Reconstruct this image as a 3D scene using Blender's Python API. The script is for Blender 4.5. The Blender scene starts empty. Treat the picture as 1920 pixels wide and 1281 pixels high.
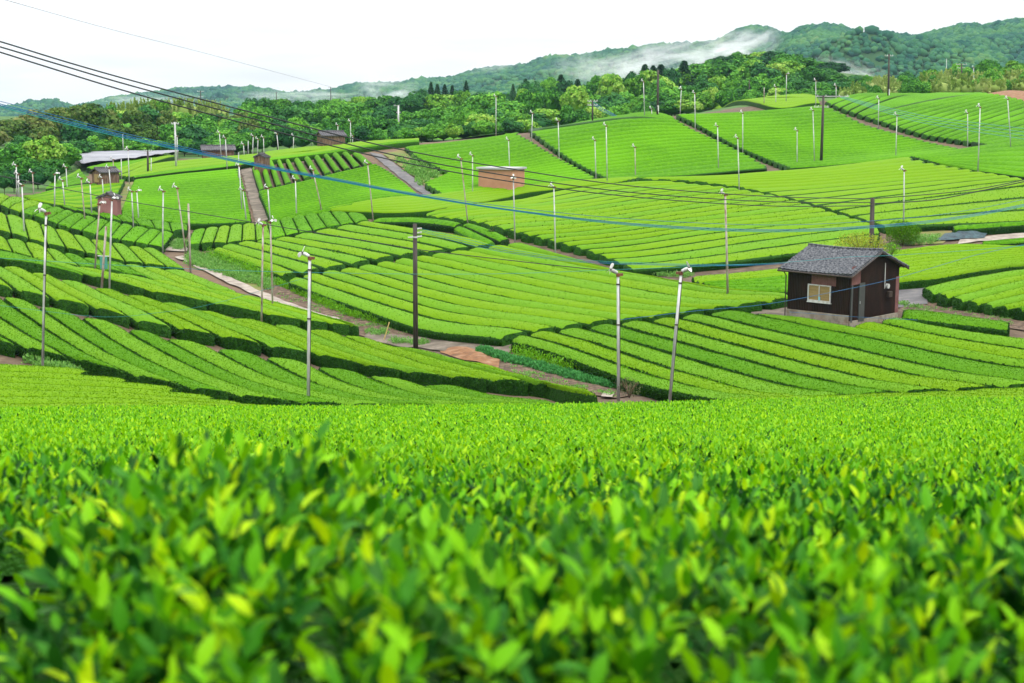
import bpy, math, random
import numpy as np
random.seed(7)
RNG = np.random.default_rng(11)
R = math.radians
scene = bpy.context.scene
COL = scene.collection
# ------------------------------------------------------------------ camera
F = 2667.0; PITCH = R(9.07)
CP, SP = math.cos(PITCH), math.sin(PITCH)
cam = bpy.data.cameras.new('camera'); cam_o = bpy.data.objects.new('camera', cam); COL.objects.link(cam_o)
cam.sensor_width = 36.0; cam.lens = 36.0 * F / 1920.0
cam.clip_start = 0.05; cam.clip_end = 12000
cam_o.location = (0, 0, 0); cam_o.rotation_euler = (math.pi / 2 - PITCH, 0, 0)
cam.dof.use_dof = True; cam.dof.focus_distance = 45.0; cam.dof.aperture_fstop = 5.0
scene.camera = cam_o
# ------------------------------------------------------------------ sky
world = bpy.data.worlds.new('World'); scene.world = world; world.use_nodes = True
nt = world.node_tree; nt.nodes.clear()
SUN_EL, SUN_AZ = R(58), R(150)
def wn(t, **k):
    n = nt.nodes.new(t)
    for a, b in k.items(): setattr(n, a, b)
    return n
out = wn('ShaderNodeOutputWorld'); bg = wn('ShaderNodeBackground')
sky = wn('ShaderNodeTexSky', sky_type='NISHITA', sun_disc=False, sun_elevation=SUN_EL, sun_rotation=SUN_AZ)
tc = wn('ShaderNodeTexCoord'); sep = wn('ShaderNodeSeparateXYZ')
nt.links.new(tc.outputs['Generated'], sep.inputs[0])
mx = wn('ShaderNodeMath', operation='MAXIMUM'); nt.links.new(sep.outputs[2], mx.inputs[0]); mx.inputs[1].default_value = 0.0
ov = wn('ShaderNodeMath', operation='MULTIPLY_ADD'); nt.links.new(mx.outputs[0], ov.inputs[0])
ov.inputs[1].default_value = 22.0; ov.inputs[2].default_value = 7.3
# faint cloud structure low in the overcast
mp = wn('ShaderNodeMapping'); mp.inputs['Scale'].default_value = (5, 5, 34)
nt.links.new(tc.outputs['Generated'], mp.inputs[0])
ns = wn('ShaderNodeTexNoise'); ns.inputs['Scale'].default_value = 1.6; ns.inputs['Detail'].default_value = 5
nt.links.new(mp.outputs[0], ns.inputs[0])
rp = wn('ShaderNodeMapRange'); rp.inputs[1].default_value = 0.46; rp.inputs[2].default_value = 0.72
rp.inputs[3].default_value = 1.04; rp.inputs[4].default_value = 0.9
nt.links.new(ns.outputs[0], rp.inputs[0])
mul = wn('ShaderNodeMath', operation='MULTIPLY'); nt.links.new(ov.outputs[0], mul.inputs[0]); nt.links.new(rp.outputs[0], mul.inputs[1])
tint = wn('ShaderNodeVectorMath', operation='SCALE'); tint.inputs[0].default_value = (1.03, 1.0, 0.985)
nt.links.new(mul.outputs[0], tint.inputs['Scale'])
mixn = wn('ShaderNodeMix', data_type='RGBA'); mixn.inputs[0].default_value = 0.94
nt.links.new(sky.outputs[0], mixn.inputs[6]); nt.links.new(tint.outputs[0], mixn.inputs[7])
nt.links.new(mixn.outputs[2], bg.inputs[0]); bg.inputs[1].default_value = 0.115
nt.links.new(bg.outputs[0], out.inputs[0])
# soft sun behind the overcast
sl = bpy.data.lights.new('sun', 'SUN'); sl.energy = 2.2; sl.angle = R(12); sl.color = (1.0, 0.96, 0.88)
so = bpy.data.objects.new('sun', sl); COL.objects.link(so)
so.rotation_euler = (math.pi / 2 - SUN_EL, 0, math.pi - SUN_AZ + 0)
scene.view_settings.view_transform = 'Standard'; scene.view_settings.look = 'None'
scene.view_settings.exposure = 0.2; scene.view_settings.gamma = 1.0
scene.render.engine = 'CYCLES'
cy = scene.cycles
cy.max_bounces = 6; cy.diffuse_bounces = 2; cy.glossy_bounces = 2; cy.transmission_bounces = 3; cy.volume_bounces = 1
cy.transparent_max_bounces = 6; cy.use_denoising = True; cy.caustics_reflective = False; cy.caustics_refractive = False

# ------------------------------------------------------------------ helpers
def uw(px, py):
    dx = (px - 960.0) / F; dy = (640.5 - py) / F
    yc = CP + dy * SP
    return dx / yc, (-SP + dy * CP) / yc
def ptd(px, py, d):
    u, w = uw(px, py); return np.array([u * d, d, w * d])
def _h(ix, iy, iz, seed):
    h = (ix.astype(np.uint32) * np.uint32(374761393) + iy.astype(np.uint32) * np.uint32(668265263)
         + iz.astype(np.uint32) * np.uint32(2246822519) + np.uint32(seed * 1013904223 & 0xffffffff))
    h = (h ^ (h >> np.uint32(13))) * np.uint32(1274126177)
    h = h ^ (h >> np.uint32(16))
    return (h & np.uint32(0xffffff)).astype(np.float64) / float(0xffffff)
def vnoise(P, scale, seed=0):
    q = np.asarray(P) * scale + 1000.0
    i = np.floor(q).astype(np.int64); f = q - i; f = f * f * (3 - 2 * f)
    r = 0
    for a in (0, 1):
        for b in (0, 1):
            for c in (0, 1):
                wgt = (f[..., 0] if a else 1 - f[..., 0]) * (f[..., 1] if b else 1 - f[..., 1]) * (f[..., 2] if c else 1 - f[..., 2])
                r = r + wgt * _h(i[..., 0] + a, i[..., 1] + b, i[..., 2] + c, seed)
    return r * 2 - 1
def smooth(a, b, x):
    t = np.clip((x - a) / (b - a), 0, 1); return t * t * (3 - 2 * t)
def norm(v): return v / np.maximum(np.linalg.norm(v, axis=-1, keepdims=True), 1e-9)

def mesh_np(name, V, Fq, mats, mi=None, sm=True):
    """V Nx3, Fq Mx3/Mx4 int array or list of such arrays"""
    me = bpy.data.meshes.new(name)
    if not isinstance(Fq, (list, tuple)): Fq = [Fq]
    Fq = [np.asarray(f, dtype=np.int32) for f in Fq if len(f)]
    loops = np.concatenate([f.ravel() for f in Fq])
    sizes = np.concatenate([np.full(len(f), f.shape[1], np.int32) for f in Fq])
    starts = np.concatenate([[0], np.cumsum(sizes)[:-1]]).astype(np.int32)
    me.vertices.add(len(V)); me.vertices.foreach_set('co', np.asarray(V, np.float32).ravel())
    me.loops.add(len(loops)); me.loops.foreach_set('vertex_index', loops)
    me.polygons.add(len(sizes)); me.polygons.foreach_set('loop_start', starts)
    for m in (mats if isinstance(mats, (list, tuple)) else [mats]): me.materials.append(m)
    if mi is not None: me.polygons.foreach_set('material_index', np.asarray(mi, np.int32))
    if sm is True: me.polygons.foreach_set('use_smooth', np.ones(len(sizes), bool))
    elif sm is not False: me.polygons.foreach_set('use_smooth', np.asarray(sm, bool))
    me.update(calc_edges=True); me.validate()
    return me
def link(name, me, parent=None, loc=None, rz=0):
    o = bpy.data.objects.new(name, me); COL.objects.link(o)
    if parent: o.parent = parent
    if loc is not None: o.location = loc
    if rz: o.rotation_euler = (0, 0, rz)
    return o
def tag(o, label=None, cat=None, group=None, kind=None):
    if label: o['label'] = label
    if cat: o['category'] = cat
    if group: o['group'] = group
    if kind: o['kind'] = kind
    return o
ONES = ['first','second','third','fourth','fifth','sixth','seventh','eighth','ninth','tenth','eleventh','twelfth','thirteenth','fourteenth','fifteenth','sixteenth','seventeenth','eighteenth','nineteenth']
def ordw(n):
    if n <= 19: return ONES[n - 1]
    t = {2: 'twent', 3: 'thirt', 4: 'fort', 5: 'fift', 6: 'sixt', 7: 'sevent', 8: 'eight', 9: 'ninet'}[n // 10]
    return t + 'ieth' if n % 10 == 0 else t + 'y-' + ONES[n % 10 - 1]
class MB:
    """collects boxes, tubes and grids into one mesh"""
    def __init__(s): s.v = []; s.f = []; s.n = 0
    def add(s, V, Fs):
        V = np.asarray(V, float); s.v.append(V); s.f += [tuple(int(i) + s.n for i in f) for f in Fs]; s.n += len(V)
    def box(s, c, d, rz=0, M=None):
        x, y, z = d[0] / 2, d[1] / 2, d[2] / 2
        V = np.array([(a, b, e) for a in (-x, x) for b in (-y, y) for e in (-z, z)])
        if rz: V = V @ np.array([[math.cos(rz), math.sin(rz), 0], [-math.sin(rz), math.cos(rz), 0], [0, 0, 1]])
        if M is not None: V = V @ np.asarray(M).T
        s.add(V + np.array(c), [(0, 1, 3, 2), (4, 6, 7, 5), (0, 4, 5, 1), (2, 3, 7, 6), (0, 2, 6, 4), (1, 5, 7, 3)])
    def tube(s, pts, rad, n=8, cap=True):
        pts = np.asarray(pts, float); k = len(pts)
        rad = np.full(k, rad) if np.isscalar(rad) else np.asarray(rad)
        T = np.gradient(pts, axis=0); T = norm(T)
        up = np.where(np.abs(T[:, 2:3]) > 0.9, np.array([[1., 0, 0]]), np.array([[0, 0, 1.]]))
        A = norm(np.cross(T, up)); B = np.cross(T, A)
        a = np.arange(n) * 2 * math.pi / n
        V = pts[:, None] + rad[:, None, None] * (A[:, None] * np.cos(a)[None, :, None] + B[:, None] * np.sin(a)[None, :, None])
        Fs = [(i * n + j, i * n + (j + 1) % n, (i + 1) * n + (j + 1) % n, (i + 1) * n + j) for i in range(k - 1) for j in range(n)]
        if cap: Fs += [tuple(range(n - 1, -1, -1)), tuple((k - 1) * n + j for j in range(n))]
        s.add(V.reshape(-1, 3), Fs)
    def build(s, name, mat, parent=None, loc=None, rz=0, sm=False, bevel=0):
        V = np.concatenate(s.v); me = bpy.data.meshes.new(name)
        me.from_pydata([tuple(p) for p in V], [], s.f)
        me.materials.append(mat)
        if sm: me.polygons.foreach_set('use_smooth', [True] * len(me.polygons))
        o = link(name, me, parent, loc, rz)
        if bevel:
            b = o.modifiers.new('bevel', 'BEVEL'); b.width = bevel; b.segments = 2; b.limit_method = 'ANGLE'
        return o
def empty(name, loc, rz=0):
    o = bpy.data.objects.new(name, None); COL.objects.link(o); o.location = loc; o.rotation_euler = (0, 0, rz); o.empty_display_size = 0.3
    return o
# ------------------------------------------------------------------ materials
def mat(name, stops=None, scale=5.0, rough=0.8, detail=4, bump=0.0, bscale=None, trans=0.0, island=0.0, objr=0.0, spec=0.3, coord='pos', metallic=0.0, stretch=None, color=None, fac_lo=0.3, fac_hi=0.7, patch=None):
    m = bpy.data.materials.new(name); m.use_nodes = True; t = m.node_tree; t.nodes.clear()
    N = lambda k: t.nodes.new(k); L = t.links.new
    o = N('ShaderNodeOutputMaterial'); p = N('ShaderNodeBsdfPrincipled')
    p.inputs['Roughness'].default_value = rough; p.inputs['Specular IOR Level'].default_value = spec; p.inputs['Metallic'].default_value = metallic
    if coord == 'pos': src = N('ShaderNodeNewGeometry').outputs['Position']
    else: src = N('ShaderNodeTexCoord').outputs['Object']
    if stretch:
        mpn = N('ShaderNodeMapping'); mpn.inputs['Scale'].default_value = stretch; L(src, mpn.inputs[0]); src = mpn.outputs[0]
    if stops is None: stops = [color, color]
    nz = N('ShaderNodeTexNoise'); nz.inputs['Scale'].default_value = scale; nz.inputs['Detail'].default_value = detail; nz.inputs['Roughness'].default_value = 0.6
    L(src, nz.inputs['Vector'])
    fac = nz.outputs[0]
    mr = N('ShaderNodeMapRange'); mr.inputs[1].default_value = fac_lo; mr.inputs[2].default_value = fac_hi; L(fac, mr.inputs[0]); fac = mr.outputs[0]
    if island:
        g = N('ShaderNodeNewGeometry'); mm = N('ShaderNodeMix'); mm.inputs[0].default_value = island
        L(fac, mm.inputs[2]); L(g.outputs['Random Per Island'], mm.inputs[3]); fac = mm.outputs[0]
    if objr:
        oi = N('ShaderNodeObjectInfo'); ad = N('ShaderNodeMath'); ad.operation = 'MULTIPLY_ADD'; ad.inputs[1].default_value = objr
        sb = N('ShaderNodeMath'); sb.operation = 'SUBTRACT'; sb.inputs[1].default_value = 0.5; L(oi.outputs['Random'], sb.inputs[0])
        L(sb.outputs[0], ad.inputs[0]); L(fac, ad.inputs[2]); fac = ad.outputs[0]
    cr = N('ShaderNodeValToRGB'); L(fac, cr.inputs[0])
    els = cr.color_ramp.elements
    for i, c in enumerate(stops):
        pos = i / max(1, len(stops) - 1)
        if i < 2: e = els[i]; e.position = pos
        else: e = els.new(pos)
        e.color = (*c[:3], 1)
    if len(stops) > 2:
        for i, c in enumerate(stops): els[i].position = i / (len(stops) - 1); els[i].color = (*c[:3], 1)
    colr = cr.outputs[0]
    if patch:   # a second, large scale colour patchiness: (scale, colour, amount)
        n2 = N('ShaderNodeTexNoise'); n2.inputs['Scale'].default_value = patch[0]; n2.inputs['Detail'].default_value = 3; L(src, n2.inputs['Vector'])
        m2 = N('ShaderNodeMapRange'); m2.inputs[1].default_value = 0.45; m2.inputs[2].default_value = 0.65; m2.inputs[4].default_value = patch[2]; L(n2.outputs[0], m2.inputs[0])
        mc = N('ShaderNodeMix'); mc.data_type = 'RGBA'; L(m2.outputs[0], mc.inputs[0]); L(colr, mc.inputs[6]); mc.inputs[7].default_value = (*patch[1], 1); colr = mc.outputs[2]
    L(colr, p.inputs['Base Color'])
    if bump:
        b = N('ShaderNodeBump'); b.inputs['Strength'].default_value = bump; b.inputs['Distance'].default_value = 0.1
        nb = N('ShaderNodeTexNoise'); nb.inputs['Scale'].default_value = bscale or scale * 2; nb.inputs['Detail'].default_value = 3; L(src, nb.inputs['Vector'])
        L(nb.outputs[0], b.inputs['Height']); L(b.outputs[0], p.inputs['Normal'])
    if trans:
        tr = N('ShaderNodeBsdfTranslucent'); L(colr, tr.inputs[0]); ms = N('ShaderNodeMixShader'); ms.inputs[0].default_value = trans
        L(p.outputs[0], ms.inputs[1]); L(tr.outputs[0], ms.inputs[2]); L(ms.outputs[0], o.inputs[0])
    else: L(p.outputs[0], o.inputs[0])
    return m
M = {}
# tea: new flush (top of the hedge) in three tones, older dark leaf (sides; also paints groove shade on the shoulders)
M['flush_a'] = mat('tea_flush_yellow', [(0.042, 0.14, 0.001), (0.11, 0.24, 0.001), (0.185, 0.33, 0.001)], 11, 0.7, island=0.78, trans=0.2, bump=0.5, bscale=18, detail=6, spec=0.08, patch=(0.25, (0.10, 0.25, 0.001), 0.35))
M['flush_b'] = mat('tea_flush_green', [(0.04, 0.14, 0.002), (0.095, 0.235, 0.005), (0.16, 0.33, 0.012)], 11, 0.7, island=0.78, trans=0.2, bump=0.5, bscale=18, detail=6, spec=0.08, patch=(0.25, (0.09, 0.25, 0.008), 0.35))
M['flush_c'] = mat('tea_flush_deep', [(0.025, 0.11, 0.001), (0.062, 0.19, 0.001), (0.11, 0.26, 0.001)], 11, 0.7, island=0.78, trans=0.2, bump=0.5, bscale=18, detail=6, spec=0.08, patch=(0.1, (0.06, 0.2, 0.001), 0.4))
M['flush_far'] = mat('tea_flush_hill', [(0.03, 0.115, 0.001), (0.046, 0.15, 0.001), (0.068, 0.195, 0.001)], 3, 0.8, bump=0.8, bscale=6, spec=0.06, patch=(0.05, (0.085, 0.25, 0.002), 0.6))
M['mature_shade'] = mat('tea_mature_leaf_groove_shade', [(0.002, 0.012, 0.001), (0.008, 0.048, 0.002), (0.035, 0.13, 0.004)], 8, 0.65, island=0.75, bump=1.0, bscale=10, detail=6, spec=0.1)
M['leaf_new'] = mat('tea_leaf_new', [(0.05, 0.2, 0.004), (0.1, 0.31, 0.003), (0.14, 0.37, 0.002), (0.19, 0.43, 0.002), (0.32, 0.52, 0.002)], 6, 0.45, island=0.9, trans=0.35, spec=0.15, coord='pos')
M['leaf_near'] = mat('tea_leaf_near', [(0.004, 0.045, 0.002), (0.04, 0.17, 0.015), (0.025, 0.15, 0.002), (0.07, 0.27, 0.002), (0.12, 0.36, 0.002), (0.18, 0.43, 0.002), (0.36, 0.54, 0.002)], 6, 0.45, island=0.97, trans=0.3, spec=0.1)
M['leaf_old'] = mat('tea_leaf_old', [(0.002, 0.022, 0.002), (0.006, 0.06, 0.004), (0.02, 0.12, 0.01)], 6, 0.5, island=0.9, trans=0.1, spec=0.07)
M['soil'] = mat('soil', [(0.035, 0.024, 0.014), (0.07, 0.05, 0.031), (0.115, 0.086, 0.056)], 1.6, 0.95, detail=8, bump=0.6, bscale=3, patch=(0.04, (0.12, 0.075, 0.045), 0.6))
M['floor_wood'] = mat('woodland_floor', [(0.012, 0.04, 0.006), (0.03, 0.09, 0.01), (0.06, 0.14, 0.012)], 0.3, 0.95, detail=8)
M['tilled'] = mat('tilled_soil', [(0.022, 0.014, 0.009), (0.07, 0.046, 0.029), (0.15, 0.11, 0.075)], 3.5, 0.95, detail=8, bump=1.0, bscale=5)
M['orange'] = mat('orange_soil', [(0.08, 0.045, 0.025), (0.16, 0.075, 0.03), (0.24, 0.16, 0.1)], 1.6, 0.95, detail=6, bump=0.6)
M['concrete'] = mat('concrete_path', [(0.12, 0.1, 0.085), (0.21, 0.185, 0.155), (0.29, 0.265, 0.23)], 1.5, 0.85, detail=6)
M['asphalt'] = mat('asphalt', [(0.05, 0.05, 0.055), (0.08, 0.08, 0.085), (0.13, 0.125, 0.12)], 1.2, 0.85, detail=6)
M['tracksoil'] = mat('track_surface', [(0.045, 0.038, 0.028), (0.095, 0.08, 0.06), (0.17, 0.145, 0.115)], 1.0, 0.9, detail=7)
M['straw'] = mat('dry_grass_bank', [(0.04, 0.11, 0.01), (0.11, 0.12, 0.03), (0.14, 0.09, 0.05)], 0.5, 0.95, detail=8, bump=0.8)
M['weed'] = mat('weed_leaf', [(0.06, 0.2, 0.02), (0.12, 0.3, 0.045), (0.2, 0.38, 0.09)], 2, 0.6, island=0.7, trans=0.25)
M['potato'] = mat('vegetable_leaf', [(0.02, 0.12, 0.018), (0.045, 0.22, 0.045), (0.085, 0.32, 0.085)], 2, 0.5, island=0.7, trans=0.2)
M['young'] = mat('young_tea_leaf', [(0.06, 0.22, 0.003), (0.11, 0.32, 0.003), (0.18, 0.42, 0.004)], 2, 0.5, island=0.8, trans=0.25)
M['galv'] = mat('galvanised_steel', [(0.28, 0.3, 0.3), (0.4, 0.42, 0.42), (0.5, 0.52, 0.52)], 3, 0.45, metallic=0.15, stretch=(3, 3, 0.7), patch=(0.8, (0.14, 0.15, 0.14), 0.6))
M['rusty'] = mat('rusty_steel', [(0.13, 0.055, 0.03), (0.26, 0.22, 0.19), (0.36, 0.36, 0.34)], 2.2, 0.7, stretch=(3, 3, 0.8), detail=6)
M['white'] = mat('white_paint', color=(0.5, 0.52, 0.52), rough=0.4, patch=(6, (0.28, 0.25, 0.22), 0.5))
M['dark'] = mat('dark_housing', [(0.02, 0.016, 0.014), (0.05, 0.035, 0.028)], 8, 0.5)
M['rustdark'] = mat('rusted_bracket', [(0.06, 0.02, 0.012), (0.2, 0.09, 0.05)], 8, 0.7)
M['pole_black'] = mat('tarred_pole', [(0.018, 0.014, 0.012), (0.035, 0.028, 0.025), (0.06, 0.05, 0.045)], 3, 0.7, stretch=(4, 4, 0.4))
M['pole_conc'] = mat('weathered_pole', [(0.10, 0.085, 0.075), (0.2, 0.17, 0.15)], 3, 0.7, stretch=(4, 4, 0.4))
M['cable'] = mat('black_cable', color=(0.012, 0.016, 0.02), rough=0.5)
M['bluecable'] = mat('blue_cable', color=(0.003, 0.1, 0.24), rough=0.4)
M['teal'] = mat('teal_cable', color=(0.01, 0.2, 0.22), rough=0.4)
M['thin'] = mat('grey_cable', color=(0.3, 0.28, 0.33), rough=0.5)

# ------------------------------------------------------------------ terrain: height of the tea canopy, ground 0.75 m lower
HH = 0.75
near_f = [(0.9, 1340), (1.2, 1290), (1.5, 1180), (2, 1060), (4, 932), (8, 862), (15, 818), (25, 788), (36, 769)]
near_l = [(0.9, 1750), (1.2, 1560), (1.5, 1330), (1.8, 1110), (2.1, 985), (2.7, 915), (4, 893), (8, 847), (15, 810), (25, 785), (36, 770)]
near_c = [(0.9, 1720), (1.2, 1480), (1.5, 1180), (1.8, 940), (2.1, 862), (2.7, 842), (3.0, 858), (4, 890), (8, 845), (15, 810), (25, 785), (36, 770)]
near_m = [(0.9, 1640), (1.2, 1440), (1.5, 1210), (1.8, 1030), (2.1, 930), (2.7, 886), (3.1, 895), (4, 908), (8, 853), (15, 814), (25, 787), (36, 769)]
cols = {
 -260: near_l + [(44, 758), (50, 715), (57, 660), (61, 620), (72, 520), (82, 462), (89, 436), (98, 402), (111, 358), (122, 345), (135, 330), (160, 310), (200, 280), (260, 245), (330, 228), (420, 220)],
 0: near_l + [(44, 766), (50, 722), (57, 678), (61, 643), (72, 549), (74, 531), (82, 493), (87, 472), (89, 464), (96, 437), (98, 430), (107, 396), (111, 381), (122, 362), (135, 352), (160, 330), (200, 290), (260, 250), (330, 230), (420, 220)],
 240: near_c + [(44, 762), (49, 737), (53, 716), (57, 694), (68, 612), (70, 590), (79, 548), (82, 530), (86, 514), (88, 509), (92, 492), (94, 485), (101, 459), (104, 450), (112, 418), (118, 406), (124, 397), (134, 372), (156, 333), (165, 322), (178, 303), (195, 288), (225, 280), (290, 240), (360, 222), (450, 216)],
 480: near_m + [(48, 756), (55, 732), (66, 659), (68, 636), (76, 598), (79, 578), (83, 557), (86, 543), (96, 494), (106, 455), (109, 446), (119, 412), (122, 404), (150, 336), (165, 300), (172, 291), (178, 285), (190, 284), (220, 276), (290, 240), (360, 220), (450, 212)],
 720: near_f + [(48, 757), (56, 742), (63, 700), (65, 686), (73, 640), (77, 620), (80, 594), (98, 489), (100, 480), (117, 408), (120, 396), (124, 378), (152, 314), (172, 269), (180, 262), (195, 264), (230, 260), (300, 232), (360, 212), (450, 205)],
 960: near_f + [(48, 754), (55, 735), (60, 706), (62, 693), (66, 666), (74, 616), (104, 460), (108, 433), (135, 366), (140, 348), (146, 336), (180, 250), (186, 242), (205, 250), (240, 246), (300, 226), (380, 205), (470, 200)],
 1200: near_f + [(48, 749), (54, 728), (62, 688), (76, 602), (78, 592), (93, 520), (100, 497), (140, 334), (149, 324), (182, 212), (187, 210), (205, 222), (250, 228), (320, 200), (400, 160), (480, 160)],
 1440: near_f + [(48, 742), (54, 734), (75, 582), (78, 562), (83, 546), (87, 532), (95, 500), (100, 478), (131, 362), (153, 307), (157, 301), (202, 190), (210, 184), (235, 181), (250, 190), (320, 175), (380, 140), (430, 120), (500, 135)],
 1680: near_f + [(48, 738), (54, 726), (71, 590), (78, 556), (84, 524), (97, 470), (103, 446), (108, 424), (155, 291), (164, 283), (178, 242), (213, 177), (222, 174), (250, 184), (320, 165), (400, 150), (500, 150)],
 1920: near_f + [(48, 735), (54, 716), (67, 612), (70, 590), (86, 500), (91, 491), (99, 460), (103, 445), (108, 416), (131, 334), (160, 259), (167, 252), (205, 182), (215, 172), (240, 168), (320, 150), (400, 140), (500, 140)],
 2180: near_f + [(48, 732), (54, 704), (67, 600), (80, 540), (99, 452), (108, 408), (131, 322), (160, 247), (205, 172), (215, 160), (240, 155), (320, 140), (400, 130), (500, 130)],
}
cp_ = []; cv_ = []
for px, lst in cols.items():
    for d, py in lst:
        u, w = uw(px, py); cp_.append((u * 9.0, math.log(d) * 6.0)); cv_.append(w)
cp_ = np.array(cp_); cv_ = np.array(cv_)
def phi(r2): return 0.5 * r2 * np.log(np.maximum(r2, 1e-12))
D2 = ((cp_[:, None] - cp_[None]) ** 2).sum(-1); n_ = len(cp_)
A_ = np.zeros((n_ + 3, n_ + 3)); A_[:n_, :n_] = phi(D2) + np.eye(n_) * 0.004
A_[:n_, n_] = 1; A_[:n_, n_ + 1:] = cp_; A_[n_, :n_] = 1; A_[n_ + 1:, :n_] = cp_.T
cf_ = np.linalg.solve(A_, np.concatenate([cv_, [0, 0, 0]]))
NU, NY = 360, 560
GU = np.linspace(-0.56, 0.56, NU); GL = np.linspace(math.log(0.9), math.log(520.0), NY)
UU, LL = np.meshgrid(np.clip(GU, -0.46, 0.46) * 9.0, GL * 6.0, indexing='ij')
WT = cf_[n_] + cf_[n_ + 1] * UU + cf_[n_ + 2] * LL
for k in range(n_): WT += cf_[k] * phi((UU - cp_[k, 0]) ** 2 + (LL - cp_[k, 1]) ** 2)
ZT = WT * np.exp(GL)[None]
def zc(x, y):
    """canopy height at world x, y"""
    x = np.asarray(x, float); y = np.asarray(y, float)
    yy = np.maximum(y, 0.9); u = x / yy
    a = np.clip((u - GU[0]) / (GU[1] - GU[0]), 0, NU - 1.001); l = np.log(np.minimum(yy, 519.0))
    b = np.clip((l - GL[0]) / (GL[1] - GL[0]), 0, NY - 1.001)
    i = a.astype(int); j = b.astype(int); fa = a - i; fb = b - j
    z = (ZT[i, j] * (1 - fa) * (1 - fb) + ZT[i + 1, j] * fa * (1 - fb) + ZT[i, j + 1] * (1 - fa) * fb + ZT[i + 1, j + 1] * fa * fb)
    t = smooth(480, 800, yy)
    return z * (1 - t) + t * (-12.0)
def hit(px, py, y0=46.0, y1=480.0, off=0.0):
    u, w = uw(px, py); ys = np.exp(np.linspace(math.log(y0), math.log(y1), 900))
    f = zc(u * ys, ys) + off - w * ys
    k = np.nonzero(f >= 0)[0]
    if len(k) == 0: y = ys[np.argmax(f)]
    elif k[0] == 0: y = ys[0]
    else:
        j = k[0]; t = f[j - 1] / (f[j - 1] - f[j]); y = ys[j - 1] + t * (ys[j] - ys[j - 1])
    return np.array([u * y, y, float(zc(u * y, y)) + off])

# ground sheet
def ground():
    ys = np.concatenate([[-60, -8, 0.3], np.exp(np.linspace(math.log(0.9), math.log(520), 330)), [560, 620, 700, 800, 1200, 2500, 3900]])
    us = np.linspace(-1, 1, 300); us = np.sign(us) * (0.55 * np.abs(us) + 0.55 * np.abs(us) ** 6)
    U, Y = np.meshgrid(us, ys, indexing='ij'); X = U * np.maximum(np.abs(Y), 14.0 * (Y < 12) + 0.0 * Y + (Y >= 12) * 12) * 1.0
    Xc = X
    Z = zc(Xc, np.maximum(Y, 0.9)) - HH
    P = np.stack([X, Y, Z], -1)
    Z = Z + 0.035 * vnoise(P, 0.9, 3) * (Y > 2)
    P[..., 2] = Z
    nu, ny = U.shape; idx = np.arange(nu * ny).reshape(nu, ny)
    q = np.stack([idx[:-1, :-1], idx[1:, :-1], idx[1:, 1:], idx[:-1, 1:]], -1).reshape(-1, 4)
    yc = Y[:-1, :-1].ravel(); xc = X[:-1, :-1].ravel(); uc = xc / np.maximum(yc, 1)
    far = 192 + 8 * smooth(-0.1, 0.1, uc) + 14 * smooth(0.1, 0.3, uc)
    far = far - 55 * smooth(-0.25, -0.36, uc)
    mi = (yc > far).astype(int)
    me = mesh_np('ground', P.reshape(-1, 3), q, [M['soil'], M['floor_wood']], mi)
    tag(link('ground', me), kind='structure')
ground()

# ------------------------------------------------------------------ leaf cards
def cards(P, Nrm, size, up=0.5, spread=0.8, wid=0.42, rng=RNG):
    """diamond leaf cards standing on points P"""
    n = len(P)
    a = norm(Nrm * 0.6 + np.array([0, 0, up]) + rng.normal(0, spread * 0.5, (n, 3)))
    r = norm(rng.normal(0, 1, (n, 3))); b = norm(np.cross(a, r))
    s = (size * rng.uniform(0.7, 1.3, n))[:, None]
    c = np.cross(a, b) * s * 0.12
    V = np.stack([P, P + a * s * 0.5 + b * s * wid * 0.5 + c, P + a * s, P + a * s * 0.5 - b * s * wid * 0.5 + c], 1).reshape(-1, 3)
    q = np.arange(4 * n).reshape(n, 4)
    return V, q
LT = []
def leaf_template(nseg=4):
    ts = np.linspace(0, 1, nseg + 1); V = []; 
    for t in ts:
        wd = 0.2 * math.sin(math.pi * min(1, max(0.0, t)) ** 0.85) ** 0.8 if 0 < t < 1 else 0.0
        z = 0.05 * math.sin(t * math.pi * 0.9) - 0.04 * t * t
        V += [(t, -wd, z + wd * 0.35), (t, 0, z), (t, wd, z + wd * 0.35)]
    Fs = []
    for i in range(nseg):
        a = i * 3; Fs += [(a, a + 1, a + 4, a + 3), (a + 1, a + 2, a + 5, a + 4)]
    return np.array(V), np.array(Fs)
def place_leaves(P, Adir, Ndir, size, tmpl):
    TV, TF = tmpl; n = len(P); Adir = norm(Adir); B = norm(np.cross(Ndir, Adir)); C = np.cross(Adir, B)
    V = P[:, None] + size[:, None, None] * (Adir[:, None] * TV[None, :, 0:1] + B[:, None] * TV[None, :, 1:2] + C[:, None] * TV[None, :, 2:3])
    q = (TF[None] + (np.arange(n) * len(TV))[:, None, None]).reshape(-1, 4)
    return V.reshape(-1, 3), q

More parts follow.
